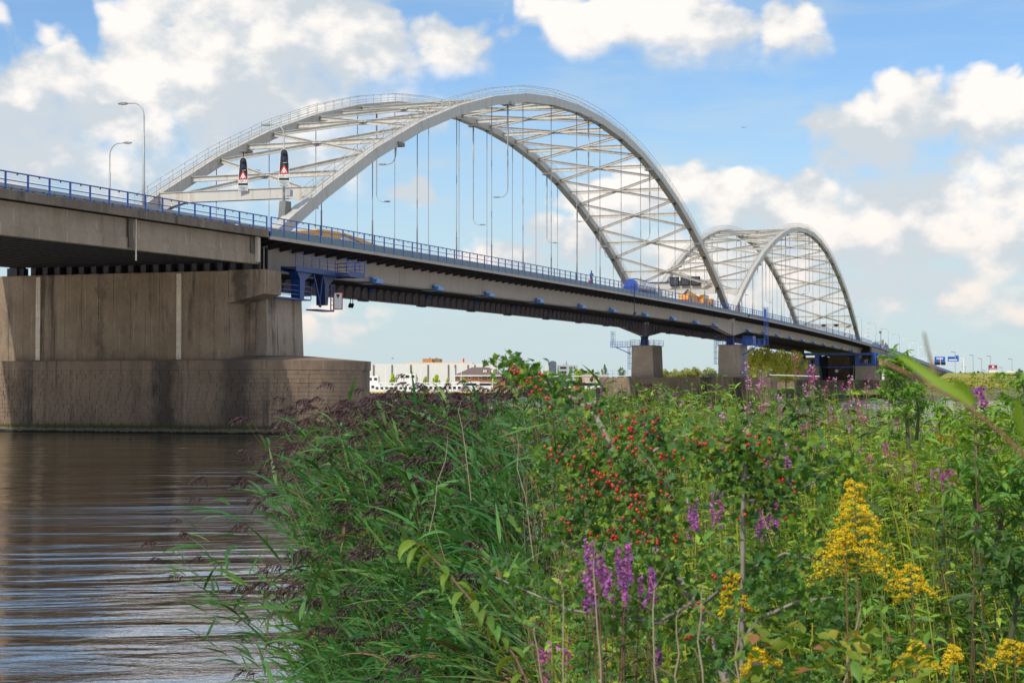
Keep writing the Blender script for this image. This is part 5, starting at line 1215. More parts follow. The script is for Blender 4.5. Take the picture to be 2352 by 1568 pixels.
# grass, green and dry
vg = VG()
def grass(n, d0, d1, f0, f1, h0, h1, base, w_=.006, droop=(.3, 1.6)):
    d = np.sqrt(rng.uniform(d0**2, d1**2, n)); s = d*rng.uniform(f0, f1, n); z = np.maximum(Zt(d, s), 0)
    vg.put(*blades(locs(d, s, z), LEFT + rng.normal(0, 1.1, n), rng.normal(1.25, .18, n), np.clip(rng.uniform(h0, h1, n), .2, np.maximum(.25, 4.12 + rng.normal(0, .1, n) - z)), w_, rng.uniform(*droop, n), colr(base, n, .22), 6, fat=.3))
grass(1500, 6, 16, .03, .16, .6, 1.4, (.30, .22, .11)); grass(3000, 4.5, 16, -.06, .33, .5, 1.2, (.10, .17, .03), .007); grass(1000, 12, 24, .03, .3, .5, 1.15, (.20, .18, .09)); grass(500, 5, 9, -.02, .10, .4, .9, (.36, .27, .15), .005)
vg.build('grass', M_leaf, kind='stuff', label='green and dry grass blades among the bank herbs', loc=L(10, 1, 2))

# ---------------- hawthorn with berries
def haw_leaves(P, size, c):                    # lobed leaves: fan of five lobes
    n = len(P); a = unit(rng.normal(size=(n, 3))); b_ = unit(np.cross(a, rng.normal(size=(n, 3)))); nn_ = np.cross(a, b_)
    ang = np.radians([-90, -55, -38, -12, 8, 40, 90, 140, 172, 192, 218, 235]); rad = np.array([.55, .35, .62, .42, .78, .52, 1.0, .52, .78, .42, .62, .35])
    V = [P]
    for t, r in zip(ang, rad): V.append(P + (a*math.cos(t) + b_*math.sin(t))*(r*size/2)[:, None] - nn_*(.12*size*abs(math.cos(t)))[:, None])
    V = np.stack(V, 1).reshape(-1, 3); f = np.array([(0, 1+i, 1+(i+1) % 12, -1) for i in range(12)]); F = np.arange(n)[:, None, None]*13 + f[None]; F = np.where(f[None] < 0, -1, F).reshape(-1, 4)
    return V, F, np.repeat(c, 13, 0)
HAW = empty('hawthorn_shrub', L(5.8, .55, 2.0), 'hawthorn shrub with lobed leaves and clusters of red berries reaching up in the foreground', 'hawthorn')
def W3(u, v, d): return L(d, U(u, d), H(v, d))
bark = np.array((.27, .235, .20)); vb = VG(); tips = []
trunk = [(1850, 1800, 5.2), (1790, 1640, 5.3), (1735, 1500, 5.35), (1650, 1390, 5.4), (1600, 1300, 5.5), (1570, 1190, 5.55), (1530, 1120, 5.6), (1490, 1040, 5.7), (1440, 1000, 5.8), (1380, 968, 5.85), (1330, 935, 5.9), (1290, 915, 5.95), (1240, 895, 6.0)]
def branch(pts, r0, r1, side=0, depth=0):
    P_ = [W3(*p) for p in pts]; n = len(P_); rr = [r0 + (r1-r0)*i/(n-1) for i in range(n)]; tubes_np(vb, P_, rr, bark*rng.uniform(.9, 1.15), 6 if depth == 0 else 5)
    for i in range(n - 1):
        for q in range(3): t = rng.random(); tips.append((P_[i].lerp(P_[i+1], t), depth, (pts[i][1] + (pts[i+1][1]-pts[i][1])*t)))
branch(trunk[:7], .016, .010); branch(trunk[6:], .011, .003, depth=1)
branch([(1570, 1190, 5.55), (1600, 1150, 5.45), (1660, 1110, 5.4), (1720, 1085, 5.4)], .009, .003, depth=1); branch([(1570, 1185, 5.55), (1590, 1155, 5.6), (1600, 1100, 5.7), (1620, 1050, 5.75)], .008, .003, depth=1)
branch([(1850, 1800, 4.9), (1852, 1600, 4.9), (1855, 1400, 4.9), (1857, 1240, 4.9), (1862, 1160, 4.9)], .0085, .007); branch([(1862, 1160, 4.9), (1850, 1140, 4.9), (1875, 1060, 5.0)], .006, .003, depth=1)
branch([(1856, 1200, 4.9), (1930, 1160, 4.9), (2020, 1150, 5.0), (2100, 1140, 5.0)], .005, .002, depth=1); branch([(1856, 1190, 4.9), (1800, 1180, 4.9), (1760, 1140, 4.9), (1730, 1110, 5.0)], .006, .002, depth=1)
branch([(1700, 1450, 5.3), (1640, 1440, 5.2), (1560, 1430, 5.2), (1480, 1400, 5.2), (1380, 1340, 5.3)], .007, .002, depth=1)
branch([(1735, 1500, 5.3), (1640, 1555, 5.0), (1540, 1540, 5.0), (1420, 1520, 5.0), (1330, 1480, 5.0), (1240, 1440, 5.1)], .007, .002, depth=1)
branch([(1570, 1210, 5.5), (1480, 1190, 5.4), (1400, 1150, 5.4), (1380, 1120, 5.4)], .005, .002, depth=1); branch([(1600, 1300, 5.5), (1540, 1300, 5.4), (1460, 1290, 5.3), (1400, 1300, 5.3)], .005, .002, depth=1)
branch([(1620, 1340, 5.4), (1660, 1260, 5.2), (1680, 1230, 5.2)], .005, .002, depth=1); branch([(1740, 1520, 5.3), (1850, 1430, 5.0), (1960, 1380, 4.9), (2060, 1400, 4.9)], .007, .002, depth=1)
branch([(1800, 1660, 5.2), (1900, 1540, 4.8), (1990, 1500, 4.8), (2080, 1490, 4.8)], .008, .002, depth=1); branch([(1860, 1250, 4.9), (1960, 1240, 4.9), (2040, 1200, 4.9), (2120, 1130, 5.0)], .006, .002, depth=1)
vb.build('branches', M_stem, HAW)
vlf = VG(); HG = [(.10, .22, .035), (.08, .18, .035), (.17, .28, .030), (.07, .16, .055)]
pts_, cc_ = [], []
for (p, dep, v_) in tips:
    k_ = 22 if dep else 8
    for q in range(k_):
        o_ = rng.normal(0, 1, 3)*np.array([.07, .07, .05])*(.45 if v_ < 960 else .8 if dep else 1); pts_.append(np.array(p) + o_); cc_.append(HG[rng.integers(0, 4)])
P_ = np.array(pts_); C_ = np.array(cc_)*rng.normal(1, .2, (len(P_), 1)); vlf.put(*haw_leaves(P_, rng.uniform(.026, .048, len(P_)), np.clip(C_, .01, 1)))
# dense low growth of the same shrub in front of the herbs
n = 2600; u = rng.uniform(1430, 2120, n); v_ = rng.uniform(1380, 1720, n); dd = rng.uniform(4.7, 5.9, n); P_ = np.array([W3(a, b_, c_) for a, b_, c_ in zip(u, v_, dd)])
keep = (np.sin(u*.021 + v_*.017) + np.sin(v_*.031 - u*.013) + rng.normal(0, .5, n)) > .35; P_ = P_[keep]; vlf.put(*haw_leaves(P_, rng.uniform(.028, .05, len(P_)), colr(HG[1], len(P_), .25)))
vlf.build('leaves', M_leaf, HAW, kind='stuff')
BC = [(1283, 925, 8), (1310, 950, 3), (1330, 975, 5), (1355, 940, 6), (1345, 985, 14), (1330, 970, 6), (1400, 965, 3), (1410, 985, 4), (1375, 1000, 3), (1445, 1010, 5), (1480, 1015, 1), (1500, 1025, 1), (1460, 1080, 7), (1490, 1085, 4), (1425, 1055, 2), (1500, 1040, 2), (1570, 1045, 9), (1630, 1045, 8), (1640, 1060, 4), (1580, 1080, 8), (1545, 1100, 14), (1590, 1115, 9), (1610, 1085, 5), (1630, 1090, 4), (1585, 1140, 5),
      (1430, 1130, 6), (1395, 1150, 9), (1380, 1120, 4), (1365, 1150, 3), (1440, 1165, 4), (1480, 1130, 3), (1510, 1175, 10), (1530, 1190, 12), (1545, 1215, 12), (1520, 1200, 8), (1485, 1230, 6), (1420, 1240, 4), (1460, 1220, 4), (1570, 1240, 9), (1620, 1250, 24), (1645, 1240, 14), (1655, 1260, 8), (1600, 1275, 14), (1640, 1290, 8), (1660, 1150, 9), (1680, 1185, 9), (1740, 1100, 8), (1760, 1110, 6), (1790, 1100, 3), (1820, 1110, 9), (1880, 1120, 22), (1875, 1100, 5),
      (1850, 1110, 3), (1775, 1125, 7), (1655, 1180, 6), (1540, 1330, 6), (1420, 1305, 6), (1470, 1330, 1), (1520, 1340, 8), (1610, 1340, 10), (1640, 1345, 5), (1690, 1340, 4), (1575, 1325, 4), (1960, 1220, 12), (1930, 1255, 7), (1905, 1240, 4), (1870, 1290, 6), (1800, 1250, 4), (1460, 1505, 7), (1415, 1515, 2), (1360, 1550, 2), (1480, 1525, 4), (1980, 1410, 6), (1740, 1520, 5), (1710, 1580, 6), (1735, 1590, 4), (1790, 1450, 5), (2030, 1390, 2), (1965, 1270, 5), (1905, 1210, 3), (1675, 1400, 6), (1700, 1130, 4)]
TW = []
for (u, v, n) in BC:
    dd = 5.3 if u < 1700 else 4.95
    if v < 1000: dd = 5.85
    c_ = W3(u, v, dd - .06); mb = MB(); n = max(1, int(n*.75)); nb = min(tips, key=lambda t_: (t_[0]-c_).length)[0]; TW.append((nb, c_))
    for q in range(n):
        sp = .005 + .0058*n**.5; p = Vector((rng.normal(0, sp), rng.normal(0, sp), rng.normal(0, sp*.8))); r = rng.uniform(.0046, .0062); mb.ball((c_.x+p.x, c_.y+p.y, c_.z+p.z), r, r, r*1.12, 7, 4)
    mb.build('berry_cluster' if n > 1 else 'berry', (pm('berry_red', (.42, .012, .010), .3, var=.25, scale=30, spec=.6), pm('berry_orange', (.50, .06, .012), .35, var=.25, scale=30), pm('berry_dark', (.22, .008, .010), .3, var=.3, scale=30))[int((rng.random() < .18) + 2*(rng.random() < .2)) % 3], HAW, smooth=True, kind='stuff' if n > 1 else None)

vt_ = VG(); vx = VG()
for a, b_ in TW:
    tubes_np(vt_, [a, a.lerp(b_, .5) + Vector((0, 0, .012)), b_ + Vector((0, 0, .008))], [.0022, .0018, .0012], bark*.7, 4)
    k_ = 12; P_ = np.array([list(a.lerp(b_, float(q))) for q in rng.uniform(.2, 1.1, k_)]) + rng.normal(0, .02, (k_, 3)); vx.put(*haw_leaves(P_, rng.uniform(.024, .042, k_), colr(HG[rng.integers(0, 4)], k_, .2)))
vt_.build('twigs', M_stem, HAW, kind='stuff'); vx.build('fruiting_leaves', M_leaf, HAW, kind='stuff')
# ---------------- goldenrod
def goldenrod(u, v, d, hh, ww, label, n_br=26, tilt=0.0):
    top = W3(u, v, d); base = L(d, U(u, d) + .04, 2.0); root = empty('goldenrod', base, label, 'goldenrod', 'goldenrod plants in yellow bloom'); vf, vs2, vl2 = VG(), VG(), VG()
    T0 = Vector((top.x, top.y, top.z)); tubes_np(vs2, [base, base.lerp(T0, .5) + Vector((.01, 0, 0)), T0], [.006, .0045, .0015], np.array((.20, .11, .05)), 5)
    lft = -RT
    n_br = max(7, int(n_br*.55))
    for k in range(n_br):
        t = (k + .5)/n_br; z_ = top.z - hh*t; a = rng.uniform(0, 6.28); ln = ww*(.22 + 1.0*t)*rng.uniform(.65, 1.15)
        ax_ = T0.lerp(base, (top.z - z_)/max(.01, top.z - base.z)); dv = Vector((math.cos(a), math.sin(a), 0))*.6 + RT*(1 if k % 2 else -1)*.8; dv.normalize()
        prev = ax_; m_ = 30; arr = []
        for j in range(m_):
            q = j/m_; p = ax_ + dv*ln*q + Vector((0, 0, 1))*(.55*q - .75*q*q*rng.uniform(.6, 1.3))*ln; arr.append(p)
        tubes_np(vs2, [arr[0], arr[m_//2], arr[-1]], .0015, np.array((.16, .16, .03)), 4)
        A = np.array([list(p) for p in arr]); A = np.repeat(A[3:], 5, 0) + rng.normal(0, .0028, (len(A[3:])*5, 3)) + np.array([0, 0, .003]); vf.put(*dots(A, rng.uniform(.0011, .0030, len(A)), colr((.78, .60, .028), len(A), .22, .06)))
    n = 90; tt = rng.random(n)**.7; P_ = np.array([list(T0.lerp(base, float(.25 + .75*q))) for q in tt]); vl2.put(*blades(P_, rng.uniform(0, 6.28, n), rng.normal(.5, .2, n), rng.uniform(.06, .11, n), rng.uniform(.010, .018, n), rng.uniform(.3, 1.4, n), colr((.18, .27, .04), n), 4, fat=.35))
    vs2.build('stem', M_stem, root); vl2.build('leaf_blades', M_leaf, root, kind='stuff'); vf.build('flower_head', M_petal, root, kind='stuff')
goldenrod(2135, 1205, 4.6, .27, .125, 'largest goldenrod with a broad plume at right centre', 50)
goldenrod(2110, 1330, 4.55, .07, .09, 'goldenrod side plume under the left of the largest one', 12); goldenrod(2275, 1410, 4.7, .10, .085, 'goldenrod right below the largest plume', 18)
goldenrod(1830, 1425, 4.9, .13, .065, 'goldenrod leaning left of centre below the berries', 22); goldenrod(1893, 1620, 4.4, .065, .07, 'small goldenrod at the bottom edge left of the tallest plant', 18)
goldenrod(2285, 1600, 4.4, .085, .07, 'goldenrod with drooping sprays at the bottom edge', 18); goldenrod(2378, 1612, 4.6, .05, .045, 'smallest pale goldenrod at the bottom edge', 10)
goldenrod(2530, 1600, 4.2, .07, .09, 'goldenrod cut by the right bottom corner', 16); goldenrod(2100, 1180, 9, .05, .09, 'far small goldenrod above the largest one', 10); goldenrod(2350, 1085, 9.5, .06, .09, 'far goldenrod among the balsam at right', 9)

# ---------------- purple loosestrife and pink balsam
def loosestrife(u, v, d, n_sp, spread, label, hh=.34):
    base = L(d, U(u, d), float(terr(d, U(u, d)))); root = empty('purple_loosestrife', base, label, 'wildflower', 'purple loosestrife spikes'); vf, vs2, vl2 = VG(), VG(), VG()
    for k in range(n_sp):
        top = W3(u + rng.uniform(-spread, spread), v + rng.uniform(-.2, .8)*spread, d + rng.uniform(-.3, .3)); b_ = base + (top - base)*.35 + Vector((rng.normal(0, .03), rng.normal(0, .03), 0)); tubes_np(vs2, [base, b_, top], [.004, .003, .0012], np.array((.12, .06, .04)), 4)
        n = int(110*hh/.34) + 20; t = rng.random(n); dirv_ = np.array(list(b_ - top + RT*rng.normal(.05, .12))); dirv_ /= np.linalg.norm(dirv_); A = np.array(list(top)) + dirv_*(t*hh*.6)[:, None] + rng.normal(0, .0070, (n, 3))*min(1, d/7); vf.put(*flakes(A, rng.uniform(.010, .020, n)*min(1, d/6.5), colr((.42, .13, .46), n, .25, .12)))
        m_ = 16; t = rng.random(m_); A = np.array(list(top)) + dirv_*(hh*.6 + t*.5)[:, None]; vl2.put(*blades(A, rng.uniform(0, 6.28, m_), rng.normal(.4, .2, m_), .05, .011, .8, colr((.06, .11, .03), m_), 3))
    vs2.build('stem', M_stem, root); vf.build('flower_spikes', M_petal, root, kind='stuff'); vl2.build('leaf_blades', M_leaf, root, kind='stuff')
loosestrife(1545, 1370, 4.9, 17, 95, 'large violet loosestrife clump in the lower middle under the berries', .17); loosestrife(1595, 1480, 6.4, 4, 40, 'smaller loosestrife below the right side of the large clump', .2)
loosestrife(1760, 1220, 9, 6, 50, 'loosestrife among dry grass right of the thin grey trunk', .3); loosestrife(1900, 1230, 8.8, 6, 60, 'loosestrife right of the upright grey hawthorn stem', .3); loosestrife(1990, 1130, 10, 3, 30, 'pale violet loosestrife above the hawthorn twig', .3); loosestrife(1650, 1610, 5.6, 2, 14, 'single loosestrife spike near the bottom', .08); loosestrife(2440, 965, 6, 3, 14, 'dark purple spikes against the far grassy bank', .10)
def balsam(u, v, d, n, su, sv, label):
    base = L(d, U(u, d), float(max(1, terr(d, U(u, d))))); root = empty('balsam', base, label, 'wildflower', 'pink balsam plants'); vf, vs2, vl2 = VG(), VG(), VG()
    for k in range(n):
        p = W3(u + rng.normal(0, su), v + rng.normal(0, sv), d + rng.uniform(-.4, .4)); b_ = Vector((p.x + rng.normal(0, .05), p.y + rng.normal(0, .05), base.z)); tubes_np(vs2, [b_, b_.lerp(p, .6) + Vector((.01, .01, 0)), p], [.004, .003, .0015], np.array((.11, .09, .035)), 4)
        c = np.array((.40, .08, .28)) if rng.random() < .6 else np.array((.50, .24, .44)); m_ = 14; A = np.array(list(p)) + rng.normal(0, .013, (m_, 3))*np.array([1, 1, 1.6]); vf.put(*flakes(A, rng.uniform(.012, .023, m_), colr(c, m_, .2, .08)))
        m_ = 10; t = rng.random(m_); A = np.array([list(p.lerp(b_, float(.1+.5*q))) for q in t]); vl2.put(*blades(A, rng.uniform(0, 6.28, m_), rng.normal(.3, .3, m_), rng.uniform(.08, .14, m_), .032, 1.0, colr((.06, .12, .025), m_), 4, fold=True))
    vs2.build('stem', M_stem, root); vf.build('flowers', M_petal, root, kind='stuff'); vl2.build('leaf_blades', M_leaf, root, kind='stuff')
BP = [(1880, 960, 13, 8, 18, 22, 'left of the second pier column'), (2030, 955, 13, 14, 25, 30, 'tallest group before the blue pier frames'), (2130, 960, 14, 10, 30, 22, 'before the right column of the far pier'), (1945, 1000, 12, 8, 30, 20, 'below the tall group'), (2100, 1030, 12, 12, 45, 25, 'above the middle of the herbs'), (2240, 1025, 13, 12, 25, 20, 'magenta group beside the pinnate shrub'), (2290, 1100, 11, 8, 50, 30, 'right of centre'), (2180, 1120, 11, 12, 60, 30, 'centre of the bank'), (1840, 1060, 12, 8, 50, 25, 'left middle'), (2460, 1140, 10, 9, 40, 40, 'right edge'), (2350, 1190, 7.5, 7, 35, 15, 'mid right clump'), (2465, 1295, 7, 6, 30, 14, 'below the right edge shrub'), (1370, 1635, 6, 5, 28, 22, 'bottom centre with red stem'), (2000, 1100, 11, 9, 60, 30, 'behind the berries at right'), (2390, 1000, 14, 5, 40, 14, 'against the water'), (1960, 1160, 9, 6, 50, 30, 'behind the grey stem'), (1690, 1010, 16, 5, 60, 20, 'in front of the middle plinth'), (2280, 1180, 9, 8, 60, 25, 'above the yellow plume')]
for (u, v, d, n, su, sv, lb) in BP: balsam(u, v, d, n, su, sv, 'pink flowering balsam ' + lb)

# ---------------- pinnate shrubs, nettle, dry stalks, blurred leaf
def pinnate(u0, v0, u1, v1, d, n, label, lf=.10, c=(.16, .32, .04), spread=.16):
    a, b_ = W3(u0, v0, d), W3(u1, v1, d); root = empty('elder_shrub', a, label, 'shrub'); vl2, vs2 = VG(), VG(); tubes_np(vs2, [a, a.lerp(b_, .5) + RT*.02, b_], [.012, .008, .003], np.array((.08, .09, .04)), 5)
    for k in range(int(n*.75)):
        t = rng.random()**.7; p = a.lerp(b_, t); az_ = rng.uniform(0, 6.28); ln = spread*rng.uniform(.7, 1.3)*(1.15-.5*t); dv = Vector((math.cos(az_), math.sin(az_), rng.uniform(0, 1.1))); e_ = p + dv*ln; tubes_np(vs2, [p, p.lerp(e_, .5) + Vector((0, 0, .01)), e_], .002, np.array((.09, .13, .04)), 4)
        m_ = 7; tt = np.linspace(.3, 1, m_)
        for q in (1.2, -1.2, .0):
            A = np.array([list(p.lerp(e_, float(x))) for x in (tt if q else [1.0])]); vl2.put(*blades(A, az_ + q + rng.normal(0, .3, len(A)), rng.normal(.1, .5, len(A)), lf*rng.uniform(.7, 1.1), lf*.34, rng.uniform(.3, 1.3, len(A)), colr(c, len(A), .14), 4, fat=.4, fold=True))
    vs2.build('branches', M_stem, root); vl2.build('leaves', M_leaf, root, kind='stuff')
pinnate(2270, 1120, 2240, 900, 9, 64, 'upright bright green elder shoot rising before the far ramp', .046, spread=.11); pinnate(2290, 1100, 2285, 965, 9.3, 30, 'second elder shoot just right of the upright one', .045, spread=.11); pinnate(2430, 1300, 2440, 1050, 7.5, 50, 'broad leaved green shrub at the right edge under the water', .06, (.19, .33, .035), .2)
pinnate(2570, 1200, 2560, 960, 8, 40, 'elder shrub cut by the right edge below the billboards', .055, spread=.16); pinnate(2480, 1400, 2500, 1180, 6, 46, 'large leaved shrub in the right lower part', .065, (.13, .27, .045), .2); pinnate(2520, 1600, 2530, 1400, 5.4, 20, 'dark leaved shrub near the right bottom', .06, (.07, .15, .03)); pinnate(1860, 1300, 1990, 1010, 8, 14, 'tall thin herb reaching over the middle plinth', .07, (.09, .17, .05), .13)
pinnate(2350, 1150, 2330, 985, 10, 16, 'bushy green shoot left of the water gap', .05, spread=.12)
NE = empty('nettle', W3(1330, 1700, 4.4), 'bright green nettle stalk with hanging flower strings slanting up to the left', 'nettle'); vl2, vs2, vf = VG(), VG(), VG()
np_ = [W3(1345, 1760, 4.3), W3(1290, 1640, 4.35), W3(1235, 1560, 4.4), W3(1180, 1500, 4.45), W3(1120, 1430, 4.5), W3(1060, 1370, 4.55), W3(1030, 1345, 4.55)]; tubes_np(vs2, np_, [.004, .004, .0035, .003, .003, .002, .001], np.array((.16, .10, .06)), 6)
for i in range(6):
    for q in range(3):
        p = np_[i].lerp(np_[i+1], q/3); a0 = rng.uniform(0, 3)
        for w_ in (0, math.pi): vl2.put(*blades(np.array([list(p)]), a0+w_, .2, np.array([rng.uniform(.06, .085)]), .028, 2.0, colr((.15, .25, .03), 1, .1), 5, fat=.35, fold=True))
        for w_ in range(5):
            P_ = np.array([list(p + RT*rng.normal(0, .012) + Vector((0, 0, -.006*j)))  for j in range(9)]); vf.put(*dots(P_ + rng.normal(0, .002, P_.shape), .0032, colr((.13, .17, .035), 9)))
vl2.build('leaf_blades', M_leaf, NE); vs2.build('stem', M_stem, NE); vf.build('flower_strings', M_petal, NE)
for k, (ua, va, ub, vb_, d, lb) in enumerate([(1500, 1740, 1485, 1390, 4.3, 'below the violet flowers'), (1640, 1740, 1630, 1440, 4.4, 'left of the goldenrod'), (1755, 1740, 1752, 1455, 4.2, 'in front of the leaning goldenrod'), (1838, 1740, 1840, 1540, 4.2, 'right below the leaning goldenrod'), (1695, 1740, 1690, 1520, 4.4, 'between two hawthorn branches'), (1415, 1740, 1400, 1450, 4.5, 'over the dark reeds at the bottom'), (1360, 1730, 1330, 1520, 5, 'beside the nettle'), (1180, 1250, 1150, 1000, 9, 'rising out of the reeds'), (1330, 1400, 1290, 1080, 8, 'pale stalk before the reeds'), (1080, 1330, 1120, 1080, 10, 'leaning in the reed bed'), (2090, 1740, 2150, 1500, 4.3, 'under the largest goldenrod')]):
    root = empty('dry_stalk', W3(ua, va, d), 'dry pale upright stalk ' + lb, 'dry stalk', 'dry stalks in the foreground'); v2 = VG(); bp_ = [W3(ua + (ub-ua)*q + rng.normal(0, 4), va + (vb_-va)*q, d) for q in (0, .25, .5, .72, .9, 1)]; tubes_np(v2, bp_, [.0028, .0026, .0023, .002, .0016, .0008], np.array((.34, .28, .19)), 5); [tubes_np(v2, [bp_[i], bp_[i] + Vector((rng.normal(0, .03), rng.normal(0, .03), rng.uniform(.02, .07)))], [.0011, .0004], np.array((.30, .24, .16)), 4) for i in (1, 2, 3, 4)]; v2.build('stalk', M_stem, root)
v2 = VG(); root = empty('reed_leaf', W3(2240, 915, 1.25), 'large blurred green leaf slanting down close to the camera at right', 'leaf')
def bigleaf(pts, w_, c, name):
    P_ = [W3(*p) for p in pts]; n = len(P_); V_ = []; 
    for i, p in enumerate(P_):
        t = (P_[min(i+1, n-1)] - P_[max(i-1, 0)]).normalized(); sdv = t.cross(FW).normalized(); ww_ = w_*math.sin(math.pi*(i+.35)/(n-.2))**.8; V_ += [list(p - sdv*ww_/2), list(p + FW*ww_*.25), list(p + sdv*ww_/2)]
    F_ = np.array([(i*3+j, i*3+j+1, (i+1)*3+j+1, (i+1)*3+j) for i in range(n-1) for j in range(2)]); v_ = VG(); v_.put(np.array(V_), F_, np.tile(np.array(c), (len(V_), 1))); v_.build(name, M_leaf, root)
bigleaf([(2245, 888, 1.3), (2275, 905, 1.29), (2320, 937, 1.28), (2365, 966, 1.27), (2400, 988, 1.26), (2430, 1012, 1.25)], .0085, (.16, .26, .012), 'leaf_blade')
bigleaf([(2380, 948, 1.3), (2400, 960, 1.3), (2425, 985, 1.3), (2440, 1012, 1.3)], .0065, (.13, .22, .012), 'leaf_blade'); bigleaf([(2560, 1100, 1.15), (2545, 1040, 1.15), (2540, 1000, 1.15)], .008, (.13, .22, .012), 'leaf_blade')
v_ = VG(); tubes_np(v_, [W3(2200, 900, 1.3), W3(2300, 950, 1.3), W3(2400, 1000, 1.3), W3(2500, 1080, 1.3), W3(2600, 1180, 1.3)], .0012, np.array((.3, .14, .09)), 5); tubes_np(v_, [W3(2310, 830, 1.2), W3(2320, 880, 1.2), W3(2335, 930, 1.2)], [.0008, .0012, .0018], np.array((.22, .17, .10)), 5); v_.build('stem', M_stem, root)

n = 150; u = rng.uniform(1840, 2330, n); v = rng.uniform(1560, 1730, n); d = rng.uniform(4.0, 4.5, n); P_ = np.array([W3(a, b_, c_) for a, b_, c_ in zip(u, v, d)])
vg = VG(); cb = np.array([(.20, .27, .03), (.12, .24, .035), (.30, .28, .03), (.26, .12, .05), (.14, .10, .07)])[rng.choice(5, n, p=[.4, .3, .15, .1, .05])]
vg.put(*blades(P_, rng.uniform(0, 6.28, n), rng.normal(.1, .5, n), rng.uniform(.035, .06, n), rng.uniform(.024, .040, n), rng.uniform(.2, 1.2, n), cb*rng.normal(1, .15, (n, 1)), 5, fat=.4, fold=True))
vg.build('bramble_leaves', M_leaf, kind='stuff', label='yellow green and reddish bramble leaves low at the bottom right', loc=L(4.2, .8, 2.6))
# ---------------- trees on the far bank
TM = {}
def tree_mesh(kind):
    if kind in TM: return TM[kind]
    g_ = np.random.default_rng(len(TM) + 3); 
    n, asp, base = {'round': (1500, 1.0, .12), 'tall': (1500, 2.1, .1), 'wide': (2600, .75, .05), 'open': (3000, 1.5, .12), 'cone': (700, 1.5, .05)}[kind]
    cl = []; nc = 26 if kind != 'open' else 46
    for _ in range(nc):
        u_ = unit(g_.normal(size=3)); r_ = g_.random()**.45*.78; cz = u_[2]*r_; k_ = 1 - .55*max(0, cz) if kind in ('cone', 'tall') else 1; cl.append(((u_[0]*r_*k_, u_[1]*r_*k_, cz), g_.uniform(.16, .32)))
    idx = g_.integers(0, nc, n); C = np.array([c[0] for c in cl])[idx]; rr = np.array([c[1] for c in cl])[idx]; q = unit(g_.normal(size=(n, 3)))*(g_.random((n, 1))**.35); P_ = C + q*rr[:, None]
    hgt_ = .5 + P_[:, 2]*.44; P3 = np.stack([P_[:, 0]*.5/asp**.5*1.0, P_[:, 1]*.5/asp**.5, base + (1-base)*np.clip(hgt_, 0, 1)], 1)
    tint = {'round': (.34, .44, .06), 'tall': (.18, .25, .10), 'wide': (.36, .38, .13), 'open': (.62, .62, .13), 'cone': (.45, .55, .03)}[kind]
    cc = np.array(tint)*(g_.normal(1, .22, (nc, 1))[idx])*g_.normal(1, .15, (n, 1))
    vg_ = VG(); V_, F_, C_ = flakes(P3, {'round': .055, 'tall': .04, 'wide': .045, 'open': .034, 'cone': .08}[kind], np.clip(cc, .01, 1)); vg_.put(V_, F_, C_)
    cr = vg_.build('crown', M_far); vt = VG(); tubes_np(vt, [(0, 0, 0), (.01, 0, .3), (0, .01, .7)], [.022, .016, .006], np.array((.12, .10, .07)), 6)
    for k in range(5 if kind == 'open' else 3): a = k*2.2; tubes_np(vt, [(0, 0, .25+.08*k), (.12*math.cos(a), .12*math.sin(a), .5+.07*k)], [.011, .004], np.array((.16, .13, .09)), 5)
    tr = vt.build('trunk', M_stem); TM[kind] = (cr.data, tr.data); bpy.data.objects.remove(cr); bpy.data.objects.remove(tr); return TM[kind]
def tree(kind, d, s, z, h, wd, label, group='trees on the far bank'):
    cr, tr = tree_mesh(kind); root = empty('tree', L(d, s, z), label, 'tree', group)
    for nm, me in (('crown', cr), ('trunk', tr)):
        o_ = bpy.data.objects.new(nm, me); col.objects.link(o_); o_.parent = root
        o_.scale = (wd, wd, h); o_.rotation_euler = (0, 0, rng.uniform(0, 6.28))
    return root
def tu(kind, u, vtop, d, wpx, label, z=2.2, **k): h = H(vtop, d) - z; tree(kind, d, U(u, d), z, h, wpx/4128*d*({'tall': 1.5, 'cone': 1.25, 'open': 1.25}.get(kind, 1.05)), label, **k)
for k, (u, vt, wp) in enumerate(((925, 936, 14), (983, 926, 26), (1036, 923, 24), (1063, 934, 14), (1091, 929, 26), (1119, 936, 12), (1072, 960, 16), (1040, 962, 20))):
    tu('cone', u, vt, 640 if k < 6 else 520, wp, f'small bright yellow green tree, {ORD[k]} from the left in the row before the white warehouse')
tu('round', 1160, 940, 560, 26, 'round green tree before the left end of the brick house'); tu('round', 1235, 945, 560, 30, 'green bush hiding the right end of the brick house'); tu('wide', 1290, 925, 620, 46, 'green tree between the brick house and the rounded tree')
tu('round', 1340, 897, 700, 46, 'rounded grey green tree left of the office stair tower'); tu('round', 1445, 915, 640, 36, 'yellow green tree right of the office block'); tu('round', 1475, 918, 650, 30, 'yellow green tree behind the tan shed'); tu('round', 1408, 935, 600, 16, 'small tree before the office block')
tu('tall', 1512, 903, 620, 22, 'slim dark poplar left of the middle pier'); tu('tall', 1553, 911, 620, 28, 'dark rounded tree just left of the middle pier column'); tu('round', 1495, 925, 700, 20, 'low tree behind the dark poplar'); tu('round', 1330, 925, 600, 30, 'bush beside the brick house')
for k, (u, vt, wp) in enumerate(((1655, 908, 40), (1680, 911, 44), (1705, 905, 44), (1730, 902, 50), (1762, 903, 46), (1790, 908, 40), (1670, 922, 40), (1745, 918, 50), (1715, 925, 44))):
    tu('wide', u, vt, 640 + 12*k, wp, f'green tree between the two middle pier columns, {ORD[k]} from the left in its row')
